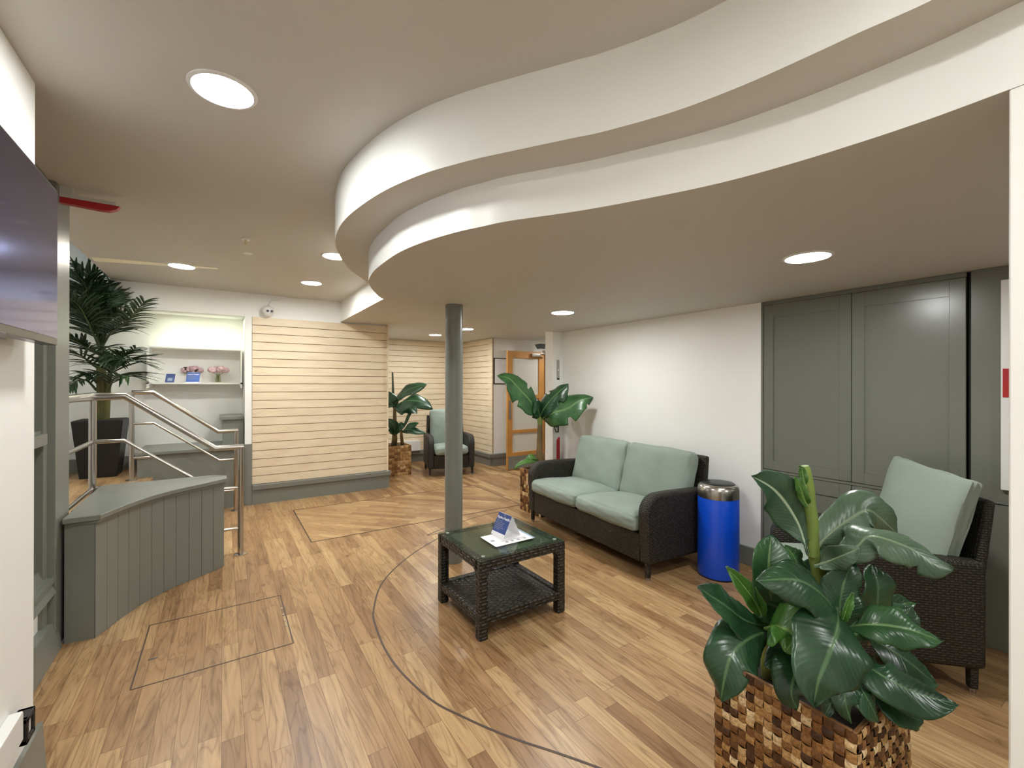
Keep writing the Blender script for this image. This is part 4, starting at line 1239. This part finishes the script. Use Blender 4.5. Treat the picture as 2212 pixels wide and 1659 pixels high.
def make_leaf(parent, pts, W, mat, nh=(0, 0.6, 0.8), fold=0.25, droop=0.3, wave=0.012, seed=0, t0=0.10, tipw=1.0, stalk=0.006, peak=0.45, twist=0.0, name='leaf', nu=36, nv=14, tears=0):
    """banana leaf. pts: (u, v, depth) along the midrib from the stem to the tip; W: half width in metres;
    nh: direction the upper face looks to, in the viewer's right/up/towards frame; fold > 0 lifts both halves, droop bends the edges down"""
    rnd = random.Random(seed * 31 + 7)
    P = catmull([D(*p) for p in pts], 10)
    ls = [0.0]
    for i in range(1, len(P)):
        ls.append(ls[-1] + (P[i] - P[i - 1]).length)
    L = ls[-1]
    def at(t):
        s = t * L
        for i in range(1, len(P)):
            if ls[i] >= s or i == len(P) - 1:
                return P[i - 1].lerp(P[i], max(0, min(1, (s - ls[i - 1]) / max(1e-9, ls[i] - ls[i - 1]))))
    hint0 = (RV * nh[0] + ZV * nh[1] - FV * nh[2]).normalized()
    mb = MB()
    bm = mb.bm
    uvl = bm.loops.layers.uv.new('UVMap')
    ph = [rnd.random() * 6.28 for _ in range(6)]
    fq = [rnd.uniform(6, 9), rnd.uniform(6, 9), rnd.uniform(13, 18)]
    tear_t = [(rnd.uniform(0.35, 0.9), rnd.choice((-1, 1)), rnd.uniform(0.3, 0.6)) for _ in range(tears)]
    rows = []
    for i in range(nu + 1):
        t = i / nu
        p = at(t)
        tg = (at(min(1, t + 0.02)) - at(max(0, t - 0.02))).normalized()
        hint = hint0
        if twist:
            hint = Matrix.Rotation(twist * t, 3, tg) @ hint
        side = tg.cross(hint)
        side = side.normalized() if side.length > 1e-4 else tg.orthogonal().normalized()
        up = side.cross(tg).normalized()
        if t <= t0:
            w_ = 0.004
        else:
            q = (t - t0) / (1 - t0)
            if q < peak:
                w_ = W * math.sin(PI / 2 * (q / peak)) ** 0.62
            else:
                r_ = (q - peak) / (1 - peak)
                w_ = W * max(0.0, 1 - r_ ** 2.3 * tipw) ** 0.85
            w_ = max(w_, 0.003)
        row = []
        for j in range(nv + 1):
            v = j / nv * 2 - 1
            av = abs(v)
            s_ = 1 if v > 0 else -1
            ww = w_ * (1 + 0.06 * math.sin(fq[2] * t * 1.3 + ph[4] + s_))
            for (tt, ts, tl) in tear_t:
                if ts == s_ and abs(t - tt) < 0.022 and av > 1 - tl:
                    ww *= 0.55 + 0.45 * (1 - (av - (1 - tl)) / tl)
            x = v * ww * math.cos(0.5 * droop * av)
            z = av * ww * fold - av * av * ww * droop + math.sin(fq[0 if v > 0 else 1] * t + ph[0 if v > 0 else 1]) * wave * av ** 1.5 + 0.0016 * math.sin(60 * t - 14 * av) * min(1, av * 3) + math.sin(fq[2] * t + ph[2] + 2 * s_) * wave * 0.35 * av * av
            row.append(bm.verts.new(p + side * x + up * z))
        rows.append(row)
    for i in range(nu):
        for j in range(nv):
            f = bm.faces.new([rows[i][j], rows[i][j + 1], rows[i + 1][j + 1], rows[i + 1][j]])
            for lp, (a, b) in zip(f.loops, ((i, j), (i, j + 1), (i + 1, j + 1), (i + 1, j))):
                lp[uvl].uv = (a / nu, b / nv)
    # midrib and stalk below the blade
    rib = [at(k / 16) - (RV * nh[0] + ZV * nh[1] - FV * nh[2]).normalized() * 0.002 for k in range(17)]
    rads = [max(0.0012, stalk * (1 - k / 17) ** 0.7) for k in range(17)]
    nf = len(bm.faces)
    mb.tube(rib, rads, 6)
    bm.faces.ensure_lookup_table()
    for f in bm.faces[nf:]:
        for lp in f.loops:
            lp[uvl].uv = (0.5, 0.5)
    return mb.build(name, mat, parent, ang=80, solid=0.0016)

PX = lambda x, y, d: (1480 + x / 2.307, 940 + y / 2.307, d)     # close-up of the big plant
t = thing('banana_plant', (1.652, 0.70, 0), 'large banana plant in a brown checkered woven basket in the right foreground', 'plant', 'banana plants in woven baskets')
make_basket(t, 1.652, 0.698, 0.207, 0.50, 0.0285, M['basket'], 1, 0.005)
hp = t
# stems
MB().tube([Vector((1.66, 0.72, 0.44)), D(*PX(690, 760, 1.50)), D(*PX(640, 580, 1.48)), D(*PX(640, 420, 1.48))], [0.028, 0.024, 0.018, 0.014], 14).build('stem', M['stem'], t)
MB().tube([Vector((1.60, 0.66, 0.44)), D(*PX(790, 1000, 1.38)), D(*PX(770, 900, 1.38))], [0.02, 0.016, 0.012], 12).build('stem', M['stem'], t)
MB().tube([Vector((1.55, 0.78, 0.44)), D(*PX(400, 950, 1.42)), D(*PX(410, 850, 1.42))], [0.02, 0.016, 0.010], 12).build('stem', M['stem'], t)
# rolled spear
sp = catmull([D(*PX(632, 600, 1.475)), D(*PX(636, 450, 1.475)), D(*PX(620, 330, 1.475)), D(*PX(612, 240, 1.475)), D(*PX(596, 150, 1.475))], 6)
MB().tube(sp, [0.0150 + 0.0035 * math.sin(PI * i / (len(sp) - 1)) for i in range(len(sp) - 1)] + [0.012], 14).build('rolled_leaf', M['leaf_spear'], t)
LF = [
    # pts, W, mat, nh, fold, droop, wave, tears
    ([(612, 590, 1.47), (560, 430, 1.50), (455, 280, 1.50), (330, 200, 1.47)], 0.060, 'leaf_pale2', (-0.55, 0.45, 0.7), 0.35, 0.1, 0.006, 0),
    ([(640, 600, 1.50), (690, 520, 1.50), (800, 430, 1.50), (900, 372, 1.50), (960, 400, 1.52), (1060, 490, 1.55)], 0.058, 'leaf_pale', (-0.35, 0.35, 0.85), 0.1, 0.35, 0.010, 1),
    ([(700, 640, 1.45), (850, 560, 1.42), (930, 500, 1.40), (1120, 560, 1.36), (1240, 640, 1.33), (1335, 668, 1.32)], 0.052, 'leaf_pale', (-0.05, 0.75, 0.65), 0.05, 0.4, 0.010, 1),
    ([(650, 650, 1.46), (730, 620, 1.42), (800, 590, 1.38), (868, 560, 1.36)], 0.032, 'leaf_pale', (-0.2, 0.5, 0.85), 0.4, 0.2, 0.010, 0),
    ([(450, 900, 1.44), (418, 760, 1.42), (415, 640, 1.42), (428, 495, 1.46)], 0.062, 'leaf_mid', (0.1, 0.05, 1.0), 0.35, 0.0, 0.006, 0),
    ([(600, 720, 1.52), (560, 640, 1.52), (540, 600, 1.53), (500, 545, 1.56)], 0.035, 'leaf_mid', (0.3, 0.5, 0.8), 0.2, 0.1, 0.006, 0),
    ([(770, 930, 1.38), (690, 800, 1.30), (560, 720, 1.27), (355, 722, 1.27)], 0.062, 'leaf', (-0.25, 0.75, 0.6), 0.05, 0.35, 0.008, 0),
    ([(420, 950, 1.42), (310, 925, 1.37), (190, 840, 1.34), (62, 755, 1.33)], 0.055, 'leaf', (0.1, 0.8, 0.6), 0.2, 0.2, 0.006, 0),
    ([(400, 930, 1.41), (350, 830, 1.40), (285, 740, 1.41), (206, 652, 1.43)], 0.022, 'leaf_bright', (-0.4, 0.4, 0.85), 0.9, 0.0, 0.003, 0),
    ([(430, 980, 1.40), (340, 1000, 1.33), (240, 1080, 1.29), (200, 1200, 1.27), (180, 1318, 1.27)], 0.064, 'leaf', (-0.45, 0.45, 0.8), 0.15, 0.45, 0.010, 1),
    ([(400, 960, 1.38), (470, 950, 1.32), (545, 1005, 1.28), (500, 1075, 1.26)], 0.060, 'leaf_bright', (-0.3, 0.75, 0.6), 0.35, 0.15, 0.008, 0),
    ([(760, 860, 1.38), (760, 960, 1.25), (720, 1080, 1.19), (665, 1220, 1.16), (640, 1340, 1.16)], 0.085, 'leaf', (0.05, 0.55, 0.85), 0.12, 0.15, 0.008, 0),
    ([(790, 960, 1.36), (920, 940, 1.30), (1100, 960, 1.28), (1272, 1022, 1.27)], 0.048, 'leaf_mid', (-0.1, 0.75, 0.65), 0.45, 0.5, 0.010, 0),
    ([(800, 1060, 1.38), (960, 1180, 1.26), (1150, 1280, 1.23), (1352, 1335, 1.22)], 0.052, 'leaf', (0.1, 0.75, 0.65), 0.1, 0.25, 0.006, 0),
    ([(860, 980, 1.44), (1000, 1050, 1.40), (1120, 1130, 1.38), (1245, 1235, 1.38)], 0.060, 'leaf', (0.25, 0.7, 0.65), 0.1, 0.2, 0.006, 0),
    ([(770, 1000, 1.40), (770, 860, 1.40), (790, 740, 1.41), (830, 630, 1.44)], 0.050, 'leaf', (-0.2, 0.1, 1.0), 0.2, 0.1, 0.008, 0),
    ([(900, 1000, 1.44), (950, 880, 1.42), (960, 750, 1.42), (930, 640, 1.45)], 0.056, 'leaf', (0.1, 0.2, 0.95), 0.15, 0.2, 0.008, 0),
    ([(820, 1010, 1.40), (990, 900, 1.52), (1080, 840, 1.54), (1135, 830, 1.55)], 0.052, 'leaf_mid', (0.1, 0.5, 0.85), 0.1, 0.2, 0.010, 0),
    ([(640, 1010, 1.36), (560, 1160, 1.28), (530, 1280, 1.25), (560, 1362, 1.25)], 0.050, 'leaf', (-0.3, 0.5, 0.8), 0.1, 0.2, 0.006, 0),
    ([(820, 1150, 1.34), (880, 1260, 1.25), (930, 1350, 1.23), (965, 1425, 1.23)], 0.042, 'leaf', (0.1, 0.6, 0.8), 0.1, 0.25, 0.006, 0),
    ([(900, 1180, 1.36), (1020, 1330, 1.28), (1110, 1390, 1.26), (1188, 1425, 1.26)], 0.036, 'leaf', (0.1, 0.8, 0.5), 0.1, 0.2, 0.006, 0),
    ([(780, 940, 1.34), (790, 900, 1.33), (808, 850, 1.33), (833, 782, 1.34)], 0.010, 'leaf_bright', (-0.3, 0.2, 0.9), 1.2, 0.0, 0.002, 0),
    ([(560, 1010, 1.46), (540, 900, 1.50), (500, 820, 1.54), (440, 760, 1.58)], 0.055, 'leaf', (0.0, 0.7, 0.7), 0.1, 0.2, 0.006, 0),
    ([(760, 1020, 1.42), (700, 1080, 1.36), (560, 1100, 1.33), (400, 1150, 1.31)], 0.060, 'leaf', (0.0, 0.8, 0.6), 0.1, 0.3, 0.006, 0),
    ([(800, 1060, 1.42), (840, 1120, 1.34), (930, 1200, 1.30), (1000, 1280, 1.30)], 0.060, 'leaf', (0.1, 0.7, 0.7), 0.1, 0.3, 0.006, 0),
    ([(700, 900, 1.50), (640, 820, 1.54), (660, 700, 1.58), (720, 640, 1.60)], 0.055, 'leaf', (0.0, 0.4, 0.9), 0.15, 0.2, 0.006, 0),
    ([(770, 1100, 1.38), (760, 1200, 1.27), (740, 1300, 1.24), (700, 1390, 1.235)], 0.040, 'leaf', (0.1, 0.6, 0.8), 0.1, 0.25, 0.008, 0),
    ([(840, 1120, 1.36), (800, 1220, 1.26), (800, 1330, 1.22), (830, 1430, 1.215)], 0.038, 'leaf', (-0.1, 0.6, 0.8), 0.1, 0.25, 0.008, 0),
    ([(900, 1000, 1.48), (1010, 960, 1.46), (1090, 900, 1.46), (1130, 850, 1.47)], 0.050, 'leaf', (0.2, 0.5, 0.85), 0.1, 0.3, 0.012, 1),
    ([(560, 900, 1.45), (470, 860, 1.42), (400, 830, 1.42), (300, 800, 1.45)], 0.055, 'leaf', (-0.1, 0.7, 0.7), 0.15, 0.3, 0.008, 0),
    ([(860, 900, 1.46), (820, 800, 1.45), (740, 720, 1.46), (660, 690, 1.48)], 0.050, 'leaf_mid', (-0.1, 0.6, 0.8), 0.1, 0.3, 0.010, 0),
    ([(625, 370, 1.47), (600, 330, 1.465), (575, 260, 1.46), (545, 205, 1.46)], 0.014, 'leaf_bright', (-0.5, 0.3, 0.8), 0.5, 0.2, 0.006, 0),
    ([(600, 260, 1.46), (588, 200, 1.46), (580, 165, 1.46), (565, 150, 1.46)], 0.010, 'leaf_bright', (-0.4, 0.3, 0.8), 0.5, 0.2, 0.004, 0),
    ([(640, 620, 1.50), (660, 520, 1.56), (690, 440, 1.60), (710, 400, 1.62)], 0.034, 'leaf_mid', (0.1, 0.3, 0.95), 0.2, 0.1, 0.006, 0),
]
for k, (pts, W, mt, nh, fold, droop, wave, tears) in enumerate(LF):
    make_leaf(hp, [PX(*p) for p in pts], W * 1.2, M[mt], nh, fold, droop, wave * 1.5, k, stalk=0.005, tears=tears)

# plant behind the sofa
QX = lambda x, y, d: (1140 + x / 4.88, 700 + y / 4.88, d)
t = thing('banana_plant', (3.1, 4.245, 0), 'banana plant with broad torn leaves in a woven basket behind the sofa', 'plant', 'banana plants in woven baskets')
make_basket(t, 3.105, 4.055, 0.20, 0.48, 0.042, M['basket'], 2)
sb = Vector((3.14, 4.10, 0.43))
MB().tube([sb, D(*QX(125, 1380, 5.10)), D(*QX(128, 1200, 5.10)), D(*QX(130, 1050, 5.10))], [0.045, 0.038, 0.032, 0.028], 14).build('stem', M['stem_br'], t)
MB().tube([D(*QX(130, 1060, 5.10)), D(*QX(128, 990, 5.10)), D(*QX(130, 930, 5.09))], [0.030, 0.034, 0.022], 12).build('crown', M['stem'], t)
d0 = 5.09
for k, (pts, W, mt, nh, fold, droop, wave, tears) in enumerate([
    ([(120, 980, d0), (40, 830, 4.95), (-130, 640, 4.85), (-205, 570, 4.82), (-330, 560, 4.8)][:4] + [(-325, 545, 4.8)], 0.135, 'leaf_mid', (0.35, 0.55, 0.75), 0.1, 0.25, 0.02, 2),
    ([(130, 980, d0), (180, 880, 5.0), (300, 740, 4.95), (430, 632, 4.95)], 0.11, 'leaf', (-0.35, 0.55, 0.75), 0.1, 0.35, 0.02, 2),
    ([(140, 1000, d0), (260, 940, 4.92), (420, 890, 4.86), (560, 800, 4.84), (690, 770, 4.84)], 0.135, 'leaf_mid', (-0.25, 0.45, 0.85), 0.05, 0.30, 0.025, 2),
    ([(130, 990, d0), (110, 900, 5.0), (90, 860, 4.95), (60, 830, 4.93)], 0.09, 'leaf', (0.1, 0.6, 0.8), 0.15, 0.3, 0.015, 0),
    ([(135, 985, d0), (220, 880, 5.25), (300, 820, 5.32), (360, 800, 5.34)], 0.09, 'leaf', (-0.1, 0.6, 0.8), 0.1, 0.3, 0.015, 0)]):
    make_leaf(t, [QX(*p) for p in pts], W * 1.25, M[mt], nh, fold, droop, wave, 40 + k, stalk=0.010, tears=tears, t0=0.04)
for k, pts in enumerate(([(110, 1440, 5.05), (20, 1440, 4.90), (-80, 1470, 4.86), (-140, 1530, 4.85)], [(110, 1430, 5.05), (60, 1400, 4.98), (10, 1410, 4.95), (-30, 1460, 4.95)])):
    make_leaf(t, [QX(*p) for p in pts], 0.035, M['leaf_bright'], (0, 0.7, 0.7), 0.2, 0.2, 0.008, 50 + k, stalk=0.004)

# plant in the far nook
NX = lambda x, y, d: (820 + x / 4.424, 700 + y / 4.424, d)
t = thing('banana_plant', (2.36, 7.06, 0), 'banana plant with an upright spike in a pale woven basket at the slatted wall end', 'plant', 'banana plants in woven baskets')
make_basket(t, 2.345, 7.065, 0.205, 0.47, 0.045, M['basket_far'], 3)
d0 = 7.12
MB().tube([Vector((2.33, 7.06, 0.42)), D(*NX(145, 1100, d0)), D(*NX(145, 900, d0)), D(*NX(145, 780, d0))], [0.05, 0.042, 0.03, 0.024], 12).build('stem', M['stem_br'], t)
MB().tube([Vector((2.46, 7.0, 0.42)), D(*NX(208, 1060, 7.0)), D(*NX(210, 1010, 7.0))], [0.03, 0.022, 0.016], 12).build('stem', M['stem_br'], t)
MB().tube([D(*NX(140, 800, d0)), D(*NX(130, 680, d0)), D(*NX(123, 465, d0))], [0.026, 0.021, 0.013], 10).build('rolled_leaf', M['leaf_dark_stem'], t)
for k, (pts, W, mt, nh, fold, droop, wave) in enumerate([
    ([(145, 780, d0), (180, 690, 7.0), (300, 620, 6.9), (455, 572, 6.85)], 0.13, 'leaf', (0.1, 0.7, 0.7), 0.15, 0.3, 0.02),
    ([(150, 790, d0), (230, 740, 6.85), (380, 740, 6.75), (510, 810, 6.72)], 0.17, 'leaf', (0.0, 0.75, 0.65), 0.1, 0.35, 0.025),
    ([(145, 790, d0), (110, 760, 7.0), (75, 700, 6.95), (50, 640, 6.95)], 0.13, 'leaf', (-0.2, 0.5, 0.8), 0.2, 0.2, 0.02),
    ([(150, 800, d0), (240, 800, 7.0), (300, 810, 6.95), (360, 860, 6.95)], 0.12, 'leaf', (0.1, 0.7, 0.7), 0.1, 0.3, 0.02),
    ([(215, 1010, 7.0), (290, 860, 7.0), (320, 800, 7.0), (335, 770, 7.0)], 0.03, 'leaf', (0.0, 0.5, 0.8), 0.2, 0.2, 0.01),
    ([(150, 1060, d0), (140, 990, 7.0), (110, 940, 6.95), (85, 905, 6.95)], 0.085, 'leaf', (0.2, 0.4, 0.9), 0.15, 0.2, 0.01),
    ([(150, 1060, d0), (180, 1000, 7.0), (215, 960, 6.95), (190, 1030, 6.93)], 0.06, 'leaf', (0.2, 0.6, 0.8), 0.15, 0.2, 0.01),
    ([(210, 1030, 7.0), (260, 1000, 6.95), (320, 970, 6.93), (382, 945, 6.92)], 0.07, 'leaf', (0.0, 0.7, 0.7), 0.2, 0.2, 0.01),
    ([(210, 1030, 7.0), (280, 1010, 6.88), (360, 1030, 6.84), (438, 1045, 6.84)], 0.075, 'leaf', (0.0, 0.75, 0.65), 0.15, 0.25, 0.01),
    ([(150, 1080, d0), (120, 1030, 7.0), (100, 1015, 6.98), (70, 1030, 6.98)], 0.05, 'leaf', (0.0, 0.7, 0.7), 0.2, 0.2, 0.01)]):
    make_leaf(t, [NX(*p) for p in pts], W, M[mt], nh, fold, droop, wave, 60 + k, stalk=0.008, t0=0.06, nu=24, nv=10)

# ------------------------------------------------------------------ palm in the black planter
pcx, pcy, pz0 = -1.10, 6.48, 0.45
t = thing('potted_palm', (pcx, pcy, pz0), 'tall palm in a tapered black square planter on the raised landing', 'plant')
a, b_, hh = 0.15, 0.205, 0.61
MB().hull8([(pcx - a, pcy - a, pz0), (pcx + a, pcy - a, pz0), (pcx + a, pcy + a, pz0), (pcx - a, pcy + a, pz0), (pcx - b_, pcy - b_, pz0 + hh), (pcx + b_, pcy - b_, pz0 + hh), (pcx + b_, pcy + b_, pz0 + hh), (pcx - b_, pcy + b_, pz0 + hh)], 0.006).build('planter', M['blackm'], t)
MB().box(pcx - 0.19, pcx + 0.19, pcy - 0.19, pcy + 0.19, pz0 + hh - 0.02, pz0 + hh + 0.004).build('soil', M['soil'], t, smooth=False)
dP = 4.82
KX = lambda x, y, d: (60 + x / 4.3656, 540 + y / 4.3656, d)
rnd = random.Random(5)
for k, (x0, x1, y1) in enumerate(((660, 690, 900), (715, 720, 960), (690, 660, 1080), (735, 780, 1100), (680, 700, 1000))):
    MB().tube(catmull([D(*KX(x0, 1640, dP)), D(*KX((x0 + x1) / 2, 1350, dP)), D(*KX(x1, y1, dP))], 5), [0.032 - 0.0016 * i for i in range(11)], 10).build('stem', M['palm_stem'], t)
def frond(parent, pts, ln, nl, seed, up=0.25, spread=1.0):
    """feather leaf: rachis with two rows of narrow drooping leaflets"""
    r = random.Random(seed)
    P = catmull([D(*p) for p in pts], 10)
    mb = MB()
    bm = mb.bm
    uvl = bm.loops.layers.uv.new('UVMap')
    n = len(P)
    for q in range(nl):
        f = 0.22 + 0.78 * q / (nl - 1)
        x = f * (n - 1)
        i = min(n - 2, int(x))
        p = P[i].lerp(P[i + 1], x - i)
        tg = (P[i + 1] - P[i]).normalized()
        sd = tg.cross(ZV)
        sd = sd.normalized() if sd.length > 0.05 else RV.copy()
        nn = sd.cross(tg).normalized()
        for s in (-1, 1):
            l = ln * (0.55 + 0.6 * math.sin(PI * (0.15 + 0.8 * f))) * r.uniform(0.85, 1.1)
            dr = (tg * (0.75 + 0.5 * f) + sd * s * spread * r.uniform(0.7, 1.0) + nn * up * r.uniform(0.5, 1.2)).normalized()
            wd = 0.011 * r.uniform(0.9, 1.2)
            bend = r.uniform(0.15, 0.45)
            k = 6
            prev = None
            wside = dr.cross(nn).normalized()
            for a_ in range(k + 1):
                u_ = a_ / k
                c = p + dr * l * u_ - ZV * (bend * l * u_ * u_)
                c.y = min(c.y, 6.82)
                c.x = max(c.x, -1.72)
                if c.x > -1.0 and c.y > 6.13 and c.z > 2.25:
                    c.y = 6.13
                if c.x > -1.0 and c.z > 2.51:
                    c.z = 2.51
                hw = wd * (math.sin(PI * min(0.98, 0.12 + 0.86 * u_)) ** 0.6) + 0.0006
                cur = [bm.verts.new(c + wside * hw + nn * hw * 0.35), bm.verts.new(c), bm.verts.new(c - wside * hw + nn * hw * 0.35)]
                if prev:
                    for m_ in range(2):
                        fc = bm.faces.new([prev[m_], prev[m_ + 1], cur[m_ + 1], cur[m_]])
                        for lp, uvv in zip(fc.loops, ((u_ - 1 / k, m_ / 2), (u_ - 1 / k, (m_ + 1) / 2), (u_, (m_ + 1) / 2), (u_, m_ / 2))):
                            lp[uvl].uv = uvv
                prev = cur
    nf = len(bm.faces)
    mb.tube(P, [0.011 * (1 - i / n) + 0.002 for i in range(n)], 7)
    bm.faces.ensure_lookup_table()
    for fc in bm.faces[nf:]:
        for lp in fc.loops:
            lp[uvl].uv = (0.5, 0.5)
    mb.build('frond', M['palm'], parent, ang=60, solid=0.001)
FR = [
    ([(690, 930, dP), (640, 780, 4.7), (540, 640, 4.55), (470, 590, 4.5)], 0.28, 16),
    ([(690, 930, dP), (640, 640, 4.65), (560, 440, 4.5), (420, 360, 4.4)], 0.34, 20),
    ([(700, 930, dP), (700, 640, 4.75), (640, 400, 4.6), (540, 200, 4.5)], 0.36, 22),
    ([(710, 900, dP), (790, 780, 4.7), (930, 680, 4.55), (1090, 500, 4.45)], 0.26, 20),
    ([(700, 940, dP), (750, 720, 4.75), (800, 520, 4.7), (760, 380, 4.65)], 0.24, 14),
    ([(690, 1000, dP), (600, 960, 4.6), (480, 880, 4.45), (380, 830, 4.35)], 0.26, 18),
    ([(660, 1120, dP), (600, 1080, 4.65), (500, 1000, 4.5), (400, 965, 4.45)], 0.24, 10),
    ([(650, 1260, dP), (600, 1200, 4.7), (560, 1170, 4.6), (540, 1190, 4.55)], 0.16, 8),
    ([(770, 1260, dP), (800, 1130, 4.72), (860, 1060, 4.65), (960, 1060, 4.55)], 0.40, 18),
    ([(780, 1180, dP), (830, 1060, 4.7), (900, 990, 4.65), (1010, 935, 4.6)], 0.22, 12),
    ([(760, 1340, dP), (800, 1240, 4.7), (860, 1190, 4.62), (940, 1200, 4.58)], 0.36, 12),
    ([(700, 980, dP), (740, 920, 4.7), (790, 960, 4.6), (820, 1040, 4.55)], 0.20, 10),
    ([(700, 960, dP), (610, 560, 4.65), (540, 340, 4.5), (440, 220, 4.4)], 0.34, 18),
    ([(700, 940, dP), (700, 700, 4.7), (660, 520, 4.6), (580, 400, 4.5)], 0.34, 18),
    ([(700, 940, dP), (730, 680, 4.72), (720, 480, 4.66), (640, 330, 4.6)], 0.34, 18),
    ([(690, 960, dP), (600, 760, 4.62), (500, 560, 4.45), (420, 480, 4.35)], 0.32, 18),
    ([(650, 1330, dP), (560, 1240, 4.7), (470, 1240, 4.55), (400, 1290, 4.45)], 0.20, 10),
]
for k, (pts, ln, nl) in enumerate(FR):
    frond(t, [KX(*p) for p in pts], ln, nl, 100 + k)
